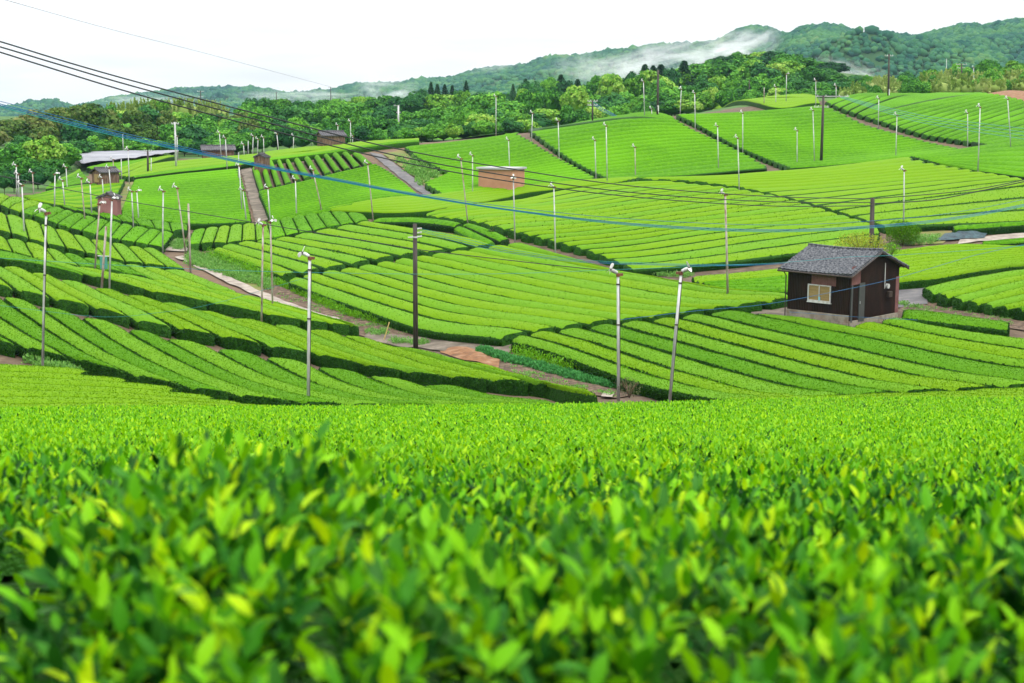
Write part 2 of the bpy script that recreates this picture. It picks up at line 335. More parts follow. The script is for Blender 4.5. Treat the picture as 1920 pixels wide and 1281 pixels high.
# ------------------------------------------------------------------ hedges
PROF = np.array([(-0.82, -1.08), (-0.92, -0.72), (-0.97, -0.52), (-0.96, -0.40), (-0.88, -0.27), (-0.7, -0.15), (-0.4, -0.045), (0, 0.0),
                 (0.4, -0.045), (0.7, -0.15), (0.88, -0.27), (0.96, -0.40), (0.97, -0.52), (0.92, -0.72), (0.82, -1.08)])
HEDGES = []
def hedge(Lp, Rp, dmean, flush, name='tea_hedge', fill_gap=0.2, cut=None, topdrop=1.0):
    """Lp, Rp: Kx2 plan polylines (both sides of the row). returns mesh arrays"""
    if dmean < 75: step, m, dens, ls = 0.16, 19, 380, 0.058
    elif dmean < 100: step, m, dens, ls = 0.24, 17, 110, 0.065
    elif dmean < 125: step, m, dens, ls = 0.4, 15, 26, 0.09
    else: step, m, dens, ls = 0.8, 11, 0, 0
    mid = (Lp + Rp) / 2; seg = np.linalg.norm(np.diff(mid, axis=0), axis=1); s = np.concatenate([[0], np.cumsum(seg)]); LEN = s[-1]
    if LEN < 0.6: return None
    n = max(4, int(LEN / step)); inner = np.linspace(0.0, LEN, n)
    ss = np.concatenate([[0.0, 0.03, 0.14, 0.34], inner[(inner > 0.55) & (inner < LEN - 0.55)], [LEN - 0.34, LEN - 0.14, LEN - 0.03, LEN]])
    eL = np.stack([np.interp(ss, s, Lp[:, 0]), np.interp(ss, s, Lp[:, 1])], -1)
    eR = np.stack([np.interp(ss, s, Rp[:, 0]), np.interp(ss, s, Rp[:, 1])], -1)
    wd = np.linalg.norm(eR - eL, axis=1); fill = np.clip(1 - fill_gap / np.maximum(wd, 0.3), 0.5, 0.97)
    e = np.minimum(ss, LEN - ss)
    k = len(ss)
    q = np.linspace(0, len(PROF) - 1, m); lat = np.interp(q, range(len(PROF)), PROF[:, 0]); dr = np.interp(q, range(len(PROF)), PROF[:, 1])
    if dmean > 135 and fill_gap > 0.2: dr = np.where(dr > -0.5, dr * 1.55, dr)
    if fill_gap < 0.18: dr = np.where(dr > -0.5, dr * 0.55, dr)
    endw = 1 - 0.16 * np.clip(1 - e / 0.45, 0, 1) ** 2
    LA = lat[None] * (fill * endw)[:, None]
    if LEN < 6: e = e * 1.6 + 0.03 * (e > 0.02)
    endd = np.select([e <= 0.001, e < 0.05, e < 0.2, e < 0.4], [-0.80, -0.12, -0.05, -0.015], 0.0)
    DR = np.minimum(dr[None] * (0.78) * 1.0, 0) + 0
    DR = np.where(dr[None] < -0.9, dr[None] * HH, dr[None] * HH * 0.95)
    DR = np.minimum(DR, endd[:, None] * np.ones(m)[None] + DR * (e > 0.05)[:, None])
    C = (eL + eR) / 2; H = (eR - eL) / 2
    XY = C[:, None] + H[:, None] * LA[..., None]
    Z = zc(XY[..., 0], XY[..., 1]) + DR
    P = np.concatenate([XY, Z[..., None]], -1)
    # irregularity: plant lumps on the sides, light ripple on top
    top = smooth(-0.8, -0.5, DR / HH)
    nz = vnoise(P, 1.7, 5) * 0.05 + vnoise(P, 5.0, 6) * 0.045
    hd = norm(np.concatenate([H, np.zeros((k, 1))], 1))[:, None] * np.sign(lat)[None, :, None]
    P += hd * (nz * (1 - top * 0.9) * 1.4)[..., None]
    P[..., 2] += (vnoise(P, 0.5, 8) * 0.03 + vnoise(P, 3.0, 9) * 0.012 + (vnoise(P, 8.0, 10) * 0.01 if dmean < 110 else 0)) * smooth(-1.0, -0.7, DR / HH)
    idx = np.arange(k * m).reshape(k, m)
    f = np.stack([idx[:-1, :-1], idx[1:, :-1], idx[1:, 1:], idx[:-1, 1:]], -1).reshape(-1, 4)
    # face normal / material
    V = P.reshape(-1, 3)
    c = V[f].mean(1); nrm = norm(np.cross(V[f[:, 2]] - V[f[:, 0]], V[f[:, 3]] - V[f[:, 1]]))
    area = 0.5 * np.linalg.norm(np.cross(V[f[:, 2]] - V[f[:, 0]], V[f[:, 3]] - V[f[:, 1]]), axis=1)
    if nrm[:, 2].mean() < 0: f = f[:, ::-1]; nrm = -nrm
    drf = DR.ravel()[f].mean(1) / HH; mi = np.where(drf > (-0.31 if dmean < 135 else -0.27), 0, 1)  # shoulder faces take the dark side-leaf colour too, painting shade into the grooves
    Vs = [V]; Fs = [f]; MI = [mi]; SM = [np.ones(len(f), bool)]
    if dens:
        cnt = RNG.poisson(area * dens * np.where(mi == 1, 1.3, 1.0))
        src = np.repeat(np.arange(len(f)), cnt)
        if len(src):
            r1, r2 = RNG.random((2, len(src), 1)); qd = V[f[src]]
            Pp = (qd[:, 0] * (1 - r1) + qd[:, 1] * r1) * (1 - r2) + (qd[:, 3] * (1 - r1) + qd[:, 2] * r1) * r2 - nrm[src] * 0.015
            sd = (mi[src] == 1)[:, None]; tang = RNG.normal(0, 1, (len(src), 3)); dirn = np.where(sd, nrm[src] + [0, 0, 0.35], tang * 0.55 + nrm[src] * 0.35 + [0, 0, 0.1])
            V2, f2 = cards(Pp, dirn, np.where(mi[src] == 1, ls * 1.4, ls), up=0.0, spread=0.7, wid=0.6)
            Vs.append(V2); Fs.append(f2 + len(V)); MI.append(mi[src]); SM.append(np.zeros(len(f2), bool))
    return np.concatenate(Vs), np.concatenate(Fs), np.concatenate(MI), np.concatenate(SM)
def res_poly(poly, n):
    poly = np.array(poly, float); s = np.concatenate([[0], np.cumsum(np.linalg.norm(np.diff(poly, axis=0), axis=1))]); t = np.linspace(0, s[-1], n)
    return np.stack([np.interp(t, s, poly[:, 0]), np.interp(t, s, poly[:, 1])], -1)
def catmull(P, n):
    P = np.asarray(P, float)
    if len(P) == 2: t = np.linspace(0, 1, n)[:, None]; return P[0] * (1 - t) + P[1] * t
    Q = np.concatenate([[2 * P[0] - P[1]], P, [2 * P[-1] - P[-2]]]); out_ = []
    for t in np.linspace(0, len(P) - 1, n):
        i = min(int(t), len(P) - 2); f = t - i; a, b, c, d = Q[i:i + 4]
        out_.append(0.5 * ((2 * b) + (c - a) * f + (2 * a - 5 * b + 4 * c - d) * f * f + (3 * b - a - 3 * c + d) * f ** 3))
    return np.array(out_)
ROWS = []
def patch(guides, N, where, flush=('flush_a', 'flush_b'), index=False, y0=46, y1=480, gap=0.34, group=None, rev=False, first='front'):
    """guides: cross sections (pixel polylines, near side first); N rows laid through them and draped on the hillside"""
    W = []
    for g in guides:
        if index: q = np.array(g, float); t = np.linspace(0, len(q) - 1, N + 1); pp = np.stack([np.interp(t, range(len(q)), q[:, 0]), np.interp(t, range(len(q)), q[:, 1])], -1)
        else: pp = res_poly(g, N + 1)
        W.append(np.array([hit(a, b, y0, y1) for a, b in pp]))
    W = np.array(W)      # G x (N+1) x 3
    for i in range(N):
        Lp = catmull(W[:, i, :2], 25); Rp = catmull(W[:, i + 1, :2], 25)
        fl = flush[i % len(flush)]
        ROWS.append(dict(L=Lp, R=Rp, d=float(W[:, i, 1].mean()), fl=fl, gap=gap, label='%s tea hedge row from the %s of %s' % (ordw(i + 1), first, where), group=group or 'tea hedge rows in ' + where))

# left terraces
patch([[(-250, 500), (-170, 515), (-85, 532), (0, 549), (66, 565), (146, 586), (234, 610), (305, 626), (398, 647), (490, 660), (586, 679), (684, 695), (785, 713), (891, 727)],
       [(-60, 622), (40, 643), (135, 664), (245, 694), (353, 719), (438, 731), (560, 746), (650, 750), (740, 751), (830, 752), (900, 752), (970, 752), (1010, 752), (1050, 751)]], 13,
      'the lowest terrace on the left', ('flush_c', 'flush_b'), True, first='left', gap=0.2)
patch([[(-150, 465), (-50, 483), (0, 493), (53, 504), (106, 517), (170, 533), (231, 545), (295, 559), (358, 574), (425, 589), (506, 602), (570, 613), (637, 620), (719, 639), (850, 668), (960, 693)],
       [(-40, 520), (30, 537), (100, 553), (175, 569), (250, 592), (330, 609), (410, 624), (500, 642), (590, 657), (680, 676), (760, 690), (840, 699), (920, 706), (1000, 711), (1070, 722), (1127, 735)]], 15,
      'the second terrace up on the left', ('flush_a', 'flush_b', 'flush_a'), True, first='left', gap=0.18)
patch([[(-60, 462), (60, 478), (130, 494), (207, 508), (276, 520), (330, 528), (385, 539), (448, 548), (500, 562)],
       [(0, 479), (170, 512), (280, 540), (400, 563), (500, 584), (570, 596), (620, 602), (660, 606), (676, 610)]], 8,
      'the third terrace up on the left', ('flush_a', 'flush_b'), True, first='left', gap=0.1)
patch([[(-25, 430), (11, 444), (46, 450), (85, 461), (116, 470), (152, 479), (194, 487), (232, 491), (267, 497), (304, 501), (348, 504)],
       [(-12, 462), (24, 468), (62, 478), (106, 487), (150, 495), (195, 501), (240, 509), (290, 521), (345, 531), (400, 539), (450, 546)]], 10,
      'the fourth terrace up on the left', ('flush_a', 'flush_b'), True, first='left', gap=0.1)
patch([[(-30, 390), (11, 398), (44, 406), (75, 416), (102, 425), (136, 436), (168, 445), (208, 452), (239, 459), (266, 461), (292, 463)],
       [(-12, 425), (21, 433), (54, 443), (88, 452), (124, 460), (161, 469), (197, 477), (235, 485), (271, 490), (312, 495), (348, 500)]], 10,
      'the fifth terrace up on the left', ('flush_a', 'flush_b'), True, first='left', gap=0.1)
patch([[(-20, 358), (20, 366), (55, 372), (80, 380), (100, 385), (122, 391), (140, 396), (160, 402), (182, 407), (204, 411), (228, 416), (250, 421), (280, 426), (302, 430), (326, 435)],
       [(-20, 375), (0, 381), (16, 387), (37, 394), (61, 401), (87, 409), (107, 416), (130, 424), (152, 429), (179, 436), (206, 442), (225, 446), (252, 450), (277, 455), (305, 460)]], 14,
      'the block terrace before the pink shed', ('flush_a', 'flush_b'), True, first='left', gap=0.05)
patch([[(110, 381), (150, 389), (200, 397), (260, 407), (310, 413), (352, 419)],
       [(138, 391), (180, 401), (230, 411), (290, 424), (335, 433), (352, 428)]], 7,
      'the short strip right of the pink shed', ('flush_a', 'flush_b'), False, first='left', gap=0.05)
# centre
patch([[(362, 430), (386, 425), (410, 423), (432, 421), (455, 418), (478, 416), (500, 412), (523, 407), (547, 404), (570, 401), (594, 397), (620, 394), (650, 395), (684, 400)],
       [(350, 455), (375, 453), (400, 451), (425, 452), (453, 448), (480, 447), (509, 443), (536, 438), (561, 433), (587, 429), (613, 423), (639, 419), (665, 415), (692, 410)]], 13,
      'the slab field below the steep dirt track', ('flush_a', 'flush_b'), True, first='left', gap=0.08)
patch([[(398, 466), (412, 459), (440, 453), (475, 449), (510, 445), (545, 440), (585, 432), (625, 425), (665, 417), (690, 411)],
       [(523, 511), (562, 506), (605, 498), (655, 490), (700, 482), (745, 474), (795, 468), (845, 463), (888, 458), (928, 453)]], 9,
      'the round-backed field above the dirt bank', ('flush_a', 'flush_b'), True)
patch([[(694, 412), (720, 404)], [(780, 414), (795, 405)], [(850, 421), (870, 414)]], 1, 'the short crest beside the slab field', ('flush_a',))
patch([[(848, 428), (860, 421), (882, 415)], [(885, 446), (912, 436), (930, 429)], [(906, 456), (930, 450), (960, 444)]], 2, 'the wedge left of the lone hedge gap', ('flush_a', 'flush_b'))
Aa = [(538, 524), (562, 514), (598, 508), (632, 503), (667, 497), (700, 491), (734, 486), (768, 480), (803, 475), (837, 470), (872, 465), (908, 460), (944, 455), (985, 452)]
Bb = [(932, 628), (998, 614), (1050, 607), (1100, 600), (1158, 593), (1215, 588), (1275, 580), (1330, 573), (1375, 568), (1440, 560), (1484, 553), (1470, 547), (1390, 543), (1290, 537)]
Mm = [(a[0] + (b[0] - a[0]) * 0.42, a[1] + (b[1] - a[1]) * 0.42 + 17 - 0.75 * i) for i, (a, b) in enumerate(zip(Aa, Bb))]
patch([Aa, Mm, Bb], 13, 'the large central field', ('flush_b', 'flush_a'), True)
# field in front of the shed
Aa = [(955, 634), (985, 622), (1038, 616), (1097, 610), (1155, 603), (1215, 597), (1270, 591), (1320, 584), (1400, 578), (1592, 608), (1645, 599), (1690, 592)]
Bb = [(1385, 742), (1450, 740), (1517, 738), (1599, 732), (1684, 726), (1777, 723), (1875, 717), (1960, 712), (2060, 700), (2060, 684), (2060, 664), (2060, 642)]
Mm = [(a[0] + (b[0] - a[0]) * 0.25, a[1] + (b[1] - a[1]) * 0.25 + 5) for a, b in zip(Aa, Bb)]
patch([Aa, Mm, Bb], 11, 'the field below the dark shed', ('flush_b', 'flush_a', 'flush_b', 'flush_c'), True)
patch([[(1690, 592), (1699, 574)], [(1890, 613), (1893, 597)]], 1, 'the strip right of the dark shed', ('flush_c',))
# behind and right of the shed
patch([[(1355, 540), (1329, 531), (1302, 523), (1297, 514)], [(1486, 541), (1486, 530), (1486, 512), (1486, 497)]], 6, 'the small field behind the dark shed', ('flush_a',))
patch([[(1640, 528), (1640, 474)], [(1790, 511), (1795, 455)], [(1945, 490), (1945, 460)]], 10, 'the field right of the dark shed', ('flush_a',))
patch([[(1925, 578), (1890, 573), (1854, 567), (1811, 560), (1773, 551), (1743, 544), (1727, 533)], [(1990, 572), (1990, 560), (1990, 548), (1990, 535), (1980, 522), (1965, 510), (1945, 500)]], 7, 'the right edge field beside the asphalt', ('flush_b', 'flush_a'))
patch([[(1842, 457), (1842, 451)], [(1940, 449), (1940, 441)]], 2, 'the patch below the right concrete track', ('flush_b',))
# middle distance
patch([[(1188, 500), (1162, 489), (1125, 474), (1087, 461), (1013, 443), (960, 430), (885, 411), (787, 400), (850, 386)],
       [(1420, 480), (1400, 462), (1380, 447), (1350, 432), (1300, 417), (1230, 400), (1160, 383), (1090, 370), (1035, 357)],
       [(1640, 455), (1655, 424), (1620, 412), (1580, 401), (1515, 381), (1480, 371), (1435, 361), (1382, 351), (1250, 338)]], 19,
      'the wide middle field behind the dark shed', ('flush_a', 'flush_b', 'flush_a'))
patch([[(622, 393), (612, 389)], [(720, 396), (690, 373)], [(800, 393), (800, 363)], [(880, 380), (900, 350)], [(960, 365), (990, 345)], [(1035, 353), (1080, 337)], [(1150, 341), (1200, 330)]], 6, 'the bright ridge before the terracotta hut', ('flush_a',), gap=0.15)
patch([[(1664, 422), (1627, 410), (1580, 396), (1540, 384), (1500, 373), (1435, 358), (1382, 347), (1310, 337), (1257, 334), (1190, 333)],
       [(1940, 411), (1940, 372), (1940, 337), (1880, 326), (1835, 320), (1800, 313), (1740, 303), (1695, 291)]], 14, 'the field left of the tall right fan', ('flush_a',))
patch([[(1760, 304), (1705, 290)], [(1835, 316), (1815, 273)], [(1945, 330), (1945, 257)]], 7, 'the upper field at the right edge', ('flush_a',))
patch([[(1790, 427), (1785, 420)], [(1945, 418), (1945, 411)]], 1, 'the verge above the black netting', ('flush_a',))
# hills behind
patch([[(1142, 334), (1080, 304), (1045, 281), (1010, 256), (984, 238)], [(1440, 311), (1405, 290), (1360, 268), (1300, 241), (1258, 216)]], 18, 'the hillside left of the diagonal soil strip', ('flush_far',), gap=0.3)
patch([[(1478, 311), (1435, 295), (1385, 274), (1347, 254), (1305, 230), (1266, 212)], [(1812, 279), (1740, 264), (1682, 249), (1620, 231), (1572, 207), (1545, 194)]], 22, 'the hillside around the tall dark pole', ('flush_far',), gap=0.3)
patch([[(1850, 268), (1740, 252), (1690, 238), (1590, 206), (1545, 188)], [(1945, 256), (1945, 220), (1945, 192), (1880, 177), (1790, 166)]], 20, 'the highest hillside at top right', ('flush_far',), gap=0.3)
patch([[(1318, 198), (1318, 191)], [(1420, 192), (1400, 181)], [(1538, 191), (1530, 179)]], 6, 'the pale far field under the wood', ('flush_a',), y0=195, gap=0.1)
patch([[(830, 361), (793, 341), (842, 322), (780, 292), (757, 272)], [(1117, 331), (1085, 313), (1047, 294), (995, 262), (965, 246)]], 20, 'the hillside around the terracotta hut', ('flush_far',), gap=0.3)
patch([[(787, 257), (787, 252)], [(930, 245), (930, 240)], [(984, 238), (984, 234)]], 1, 'the skyline above the terracotta hut', ('flush_far',))
patch([[(505, 298), (492, 285)], [(640, 281), (620, 270)], [(786, 263), (786, 253)]], 4, 'the crest above the steep striped rows', ('flush_a',), gap=0.12)
patch([[(470, 312), (487, 306), (500, 301), (515, 298), (531, 297), (547, 296), (565, 293), (585, 291), (602, 288), (619, 286), (637, 283), (657, 283), (680, 286)],
       [(484, 354), (498, 350), (515, 346), (532, 342), (550, 337), (567, 332), (587, 327), (606, 324), (625, 319), (642, 315), (661, 312), (680, 307), (703, 302)]], 12, 'the striped field beside the tall hut', ('flush_far',), True, gap=0.42, first='left')
patch([[(508, 413), (495, 380), (484, 356)], [(792, 368), (757, 339), (730, 319), (704, 305)]], 17, 'the dark slope left of the asphalt lane', ('flush_far',), gap=0.55)
patch([[(228, 400), (230, 385), (240, 358), (252, 335)], [(350, 415), (345, 370), (340, 324)], [(471, 411), (462, 360), (447, 313)]], 22, 'the slope left of the steep dirt track', ('flush_far',), gap=0.3)
patch([[(252, 330), (222, 327)], [(337, 320), (290, 304)], [(445, 308), (430, 291)], [(503, 296), (488, 286)]], 4, 'the crest above the dirt track', ('flush_a',), gap=0.12)
patch([[(215, 327), (160, 312)], [(328, 291), (300, 288)]], 5, 'the field before the white netting', ('flush_a',), gap=0.15)
patch([[(60, 372), (42, 366)], [(150, 386), (120, 349)], [(214, 372), (234, 334)]], 10, 'the slope left of the pink shed', ('flush_a', 'flush_far'), gap=0.2)
patch([[(85, 351), (100, 338)], [(170, 338), (148, 314)]], 5, 'the field left of the small tiled hut', ('flush_b',), gap=0.2)
# foreground rows
def straight(xl, xr, y, tilt=0.0):
    xs = np.linspace(xl, xr, 25); return np.stack([xs, y + tilt * xs], -1)
FGN = 24
for k in range(FGN + 7):
    yc = 2.05 + 1.8 * k; hw = 0.40 * yc + 1.5
    xl, xr = (-hw, hw)
    if k == 0: xl = -0.68
    if k >= FGN:
        kk = k - FGN; xr = [-6.6, -8.0, -9.7, -11.2, -13.0, -15.3, -17.4][kk] + 0.3
        xl = -0.40 * yc - 2
    wh = 'the foreground' if k < FGN else 'the foreground'
    ROWS.append(dict(L=straight(xl, xr, yc - 0.9), R=straight(xl, xr, yc + 0.9), d=yc, fl='fg' if k < FGN else 'flush_a', k=k, gap=0.22,
                     label='%s tea hedge row crossing the foreground, counted from the camera' % ordw(k + 1), group='tea hedge rows crossing the foreground'))
for k in range(5):
    yc = 46.2 + 1.3 * k
    ROWS.append(dict(L=straight([7.0, 9.5, 12, 14.5, 17][k], 22, yc - 0.6), R=straight([7.0, 9.5, 12, 14.5, 17][k], 22, yc + 0.6), d=yc, fl='flush_a', gap=0.16,
                     label='%s narrow tea hedge row on the far right foreground rim' % ordw(k + 1), group='tea hedge rows at the rim of the foreground field'))
T4 = leaf_template(4); T2 = leaf_template(2)
def fg_leaves(r):
    """leafy shoots of a foreground row"""
    k = r['k']; yc = r['d']; xl = r['L'][0, 0]; xr = r['L'][-1, 0]
    vis = 0.40 * (yc + 0.9) + 0.5
    xa, xb = max(xl, -vis), min(xr, vis)
    if k == 0: dens, nl, tm, sz = 1050, 7, T4, 0.047
    elif k == 1: dens, nl, tm, sz = 700, 6, T4, 0.046
    elif k <= 4: dens, nl, tm, sz = 460, 5, T2, 0.048
    elif k <= 9: dens, nl, tm, sz = 190, 3, T2, 0.06
    elif k <= 16: dens, nl, tm, sz = 110, 3, None, 0.075
    else: dens, nl, tm, sz = 60, 3, None, 0.085
    n = int(dens * 1.7 * (xb - xa)); x = RNG.uniform(xa, xb, n)
    s = RNG.uniform(-1.25 if k < 3 else -1.0, 1.0, n)                     # across; below -1 is the near face
    if k < 3: s = np.where(s < -1, -1.0 - (RNG.random(n)) * 0.85, s)
    y = yc + np.clip(s, -1, 1) * 0.77
    top = zc(x, y) - 0.13 * np.abs(np.clip(s, -1, 1)) ** 4
    z = np.where(s < -1, top - (-s - 1) * 0.7, top)
    y = np.where(s < -1, y - 0.06 * RNG.random(n), y)
    nx = np.zeros(n)
    if k == 0:   # rounded left end of the nearest row
        el = (x - xl); z = z - 0.22 * np.exp(-el / 0.10); ends = el < 0.12
        zz = RNG.random(n) * 0.6; z = np.where(ends & (RNG.random(n) < 0.7), z - zz, z); nx = np.where(ends, -0.8, 0)
    if k < 5: z = z + (0.06 if k < 2 else 0.03) * vnoise(np.stack([x, y, 0 * x], -1), 6.0, 41) + 0.035 * vnoise(np.stack([x, y, 0 * x], -1), 1.6, 42)
    if k == 0:   # old leaves filling the shaded left end and the near face
        ne = 900; xe = xl + 0.05 * RNG.random(ne) + 0.03; ye = RNG.uniform(1.15, 2.9, ne); nf = 900; xf_ = RNG.uniform(xl, xb, nf); yf = 1.17 + 0.05 * RNG.random(nf)
        x = np.concatenate([x, xe, xf_]); y = np.concatenate([y, ye, yf]); zt_ = zc(np.concatenate([xe, xf_]), np.concatenate([ye, yf + 0.2]))
        z = np.concatenate([z, zt_ - 0.05 - 0.75 * RNG.random(ne + nf)]); s = np.concatenate([s, np.zeros(ne), np.full(nf, -1.5)]); nx = np.concatenate([nx, np.full(ne, -1.6), np.zeros(nf)]); n += ne + nf
        face = np.where(s < -1, 1.0, 0.0)
    P0 = np.stack([x, y, z - (0.11 if k < 3 else 0.06 if k < 6 else 0.03)], -1)
    face = np.where(s < -1, 1.0, 0.0)
    Nn = norm(np.stack([nx, -0.9 * face - 0.25 * (s < -0.8), 1.0 - 0.55 * face], -1))
    if k < 2:   # shoots follow the rounded shoulder; thin them in patches so the dark inside shows
        gx = (zc(x + 0.05, y) - zc(x - 0.05, y)) / 0.1; gy = (zc(x, y + 0.05) - zc(x, y - 0.05)) / 0.1
        Nn = norm(Nn * 0.5 + norm(np.stack([-gx, -gy, np.ones(n)], -1)))
    stem = norm(Nn * 0.8 + np.array([0, 0, 0.7]) + RNG.normal(0, 0.32 if k < 5 else 0.22, (n, 3)))
    sl_ = RNG.uniform(0.02, 1.0, n) ** 1.3 * (0.17 if k < 3 else 0.12 if k < 6 else 0.08) + 0.02
    if k < 3:
        keep_ = vnoise(P0, 7.0, 77) + 0.6 * vnoise(P0, 17.0, 78) > (-0.06 if k == 0 else -0.4)
        keep_ |= (x < -0.3) & (k == 0)
        low = vnoise(P0, 7.0, 77) < 0
        P0 = P0[keep_]; stem = stem[keep_]; sl_ = sl_[keep_]; x = x[keep_]; n = len(x); face = face[keep_]; s = s[keep_]
    Ps, As, Ns, Ss, Mi = [], [], [], [], []
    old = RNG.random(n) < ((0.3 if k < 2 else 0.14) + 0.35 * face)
    for j in range(nl):
        h = (j + 0.4) / nl; ang = j * 2.4 + RNG.uniform(0, 6.28, n) * 0.3 + (x * 77 % 6.28)
        side = norm(np.cross(stem, np.array([0.3, 0.9, 0.1]))); s2 = np.cross(stem, side)
        out_ = side * np.cos(ang)[:, None] + s2 * np.sin(ang)[:, None]
        lift = (0.3 + 2.2 * h ** 1.2) * RNG.uniform(0.4, 1.6, n)
        a = norm(out_ + stem * lift[:, None])
        Ps.append(P0 + stem * (sl_ * h)[:, None]); As.append(a); Ns.append(norm(stem - out_ * 0.2 + RNG.normal(0, .15, (n, 3))))
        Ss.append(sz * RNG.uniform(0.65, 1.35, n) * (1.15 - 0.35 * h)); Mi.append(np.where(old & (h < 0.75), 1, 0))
    tall = sl_ > (0.11 if k < 3 else 9)
    P_, A__, N_, S_, mi = map(np.concatenate, (Ps, As, Ns, Ss, Mi))
    if tm is None:
        B = norm(np.cross(N_, A__)); S = S_[:, None]
        V = np.stack([P_, P_ + A__ * S * 0.5 + B * S * 0.24, P_ + A__ * S, P_ + A__ * S * 0.5 - B * S * 0.24], 1).reshape(-1, 3)
        return V, np.arange(len(V)).reshape(-1, 4), mi
    V, f = place_leaves(P_, A__, N_, S_, tm)
    return V, f, np.repeat(mi, len(tm[1]))
def build_rows():
    n = 0
    # the ones that show largest become things; the far remainder one stuff object
    def px_area(r): 
        ln = np.linalg.norm(np.diff((r['L'] + r['R']) / 2, axis=0), axis=1).sum(); return ln * 1.8 / r['d'] ** 2
    order = sorted(range(len(ROWS)), key=lambda i: -px_area(ROWS[i])); keep = set(order[:298]); rest = []
    print('tea rows', len(ROWS))
    for i, r in enumerate(ROWS):
        fg = r['fl'] == 'fg'
        h = hedge(r['L'], r['R'], max(r['d'], 110.5) if fg and r['k'] < FGN else r['d'], None, fill_gap=r['gap'])
        if h is None: print('skip', r['label']); continue
        V, f, mi, sm = h
        mats = [M['flush_a'] if fg else M[r['fl']], M['mature_shade']]
        if fg:
            if r['k'] < FGN: 
                lo = 0.3 if r['k'] < 2 else 0.12 if r['k'] < 6 else 0.05
                V = V - np.array([0, 0, lo]); V[:, 1] = r['d'] + (V[:, 1] - r['d']) * 0.95
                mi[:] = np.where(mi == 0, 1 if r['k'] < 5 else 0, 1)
            V2, f2, m2 = fg_leaves(r)
            f2 = f2 + len(V); V = np.concatenate([V, V2]); f = np.concatenate([f, f2]); mi = np.concatenate([mi, m2 + 2]); sm = np.concatenate([sm, np.ones(len(f2), bool)])
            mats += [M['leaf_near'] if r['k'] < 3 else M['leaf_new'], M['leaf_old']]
        if i not in keep: rest.append((V, f, mi)); continue
        c = np.array([V[:, 0].mean(), V[:, 1].mean(), V[:, 2].min()])
        me = mesh_np('tea_hedge', V - c, f, mats, mi, sm)
        tag(link('tea_hedge', me, loc=c), r['label'], 'tea hedge', r['group'])
    if rest:
        off = 0; VV = []; FF = []; MM = []
        for V, f, mi in rest: VV.append(V); FF.append(f + off); MM.append(mi); off += len(V)
        me = mesh_np('far_tea_hedges', np.concatenate(VV), np.concatenate(FF), [M['flush_far'], M['mature_shade']], np.concatenate(MM), False)
        tag(link('far_tea_hedges', me), 'smallest tea hedge rows on the far hills', 'tea hedges', kind='stuff')
build_rows()
#@@STRUCT@@
# ------------------------------------------------------------------ tracks, banks and soil sheets
def sheet(name, ga, gb, m, off=0.05, nv=8, bulge=0.0, kind='structure', label=None, cat=None, rough=0.0, y0=46):
    n = 40; a = res_poly(ga, n); b = res_poly(gb, n)
    A = np.array([hit(p[0], p[1], y0, 480, -HH) for p in a]); B = np.array([hit(p[0], p[1], y0, 480, -HH) for p in b])
    t = np.linspace(0, 1, nv)[None, :, None]; P = A[:, None] * (1 - t) + B[:, None] * t
    s = np.sin(np.linspace(0, math.pi, n))[:, None] * np.sin(t[..., 0] * math.pi)
    P[..., 0] += vnoise(P, 0.8, 31) * 0.12 * (1 if rough == 0 else 2); P[..., 1] += vnoise(P, 0.8, 32) * 0.25
    z = zc(P[..., 0], P[..., 1]) - HH; P[..., 2] = z
    P[..., 2] = z + 0.035 * vnoise(P, 0.9, 3) + off + bulge * s + rough * vnoise(P, 2.2, 33) * s
    idx = np.arange(n * nv).reshape(n, nv); q = np.stack([idx[:-1, :-1], idx[1:, :-1], idx[1:, 1:], idx[:-1, 1:]], -1).reshape(-1, 4)
    if (P[-1, 0, 0] - P[0, 0, 0]) * (P[0, -1, 1] - P[0, 0, 1]) < 0: q = q[:, ::-1]
    return tag(link(name, mesh_np(name, P.reshape(-1, 3), q, m)), label, cat, kind=kind)
sheet('tilled_ground', [(485, 560), (545, 588), (640, 618), (705, 640)], [(498, 524), (560, 540), (660, 590), (745, 612), (830, 640)], M['tilled'], 0.05, 16, rough=0.05)
sheet('grass_bank_ground', [(350, 498), (430, 528), (500, 552)], [(352, 470), (430, 492), (528, 524)], M['straw'], 0.04, 10)
sheet('concrete_path', [(330, 485), (376, 507), (444, 541), (491, 561), (534, 578), (602, 600)], [(344, 483), (394, 503), (458, 534), (508, 556), (565, 578), (640, 602)], M['concrete'], 0.1)
sheet('concrete_landing', [(294, 471), (345, 473), (362, 470)], [(296, 465), (345, 465), (366, 463)], M['concrete'], 0.1)
sheet('dirt_track', [(682, 637), (760, 652), (830, 660), (950, 668)], [(690, 625), (745, 631), (815, 637), (900, 637), (968, 636)], M['tracksoil'], 0.08)
sheet('orange_soil_heap', [(822, 659), (850, 668), (900, 684), (930, 694)], [(842, 649), (880, 652), (912, 663), (938, 678)], M['orange'], 0.06, 18, bulge=0.12, rough=0.09, kind='stuff')
sheet('soil_verge', [(940, 700), (1060, 738), (1160, 748)], [(960, 672), (1080, 712), (1190, 745)], M['tilled'], 0.06, 10, rough=0.05)
sheet('concrete_slab', [(1128, 748), (1150, 749)], [(1130, 741), (1152, 743)], M['concrete'], 0.12)
sheet('yard_path', [(1405, 592), (1440, 594), (1500, 598)], [(1415, 574), (1450, 570), (1500, 570)], M['tracksoil'], 0.08)
sheet('asphalt_lane', [(1660, 582), (1740, 572)], [(1660, 548), (1735, 541)], M['asphalt'], 0.08)
sheet('dirt_verge', [(1680, 600), (1800, 606), (1930, 624)], [(1690, 566), (1800, 585), (1930, 604)], M['tilled'], 0.07, 10, rough=0.03)
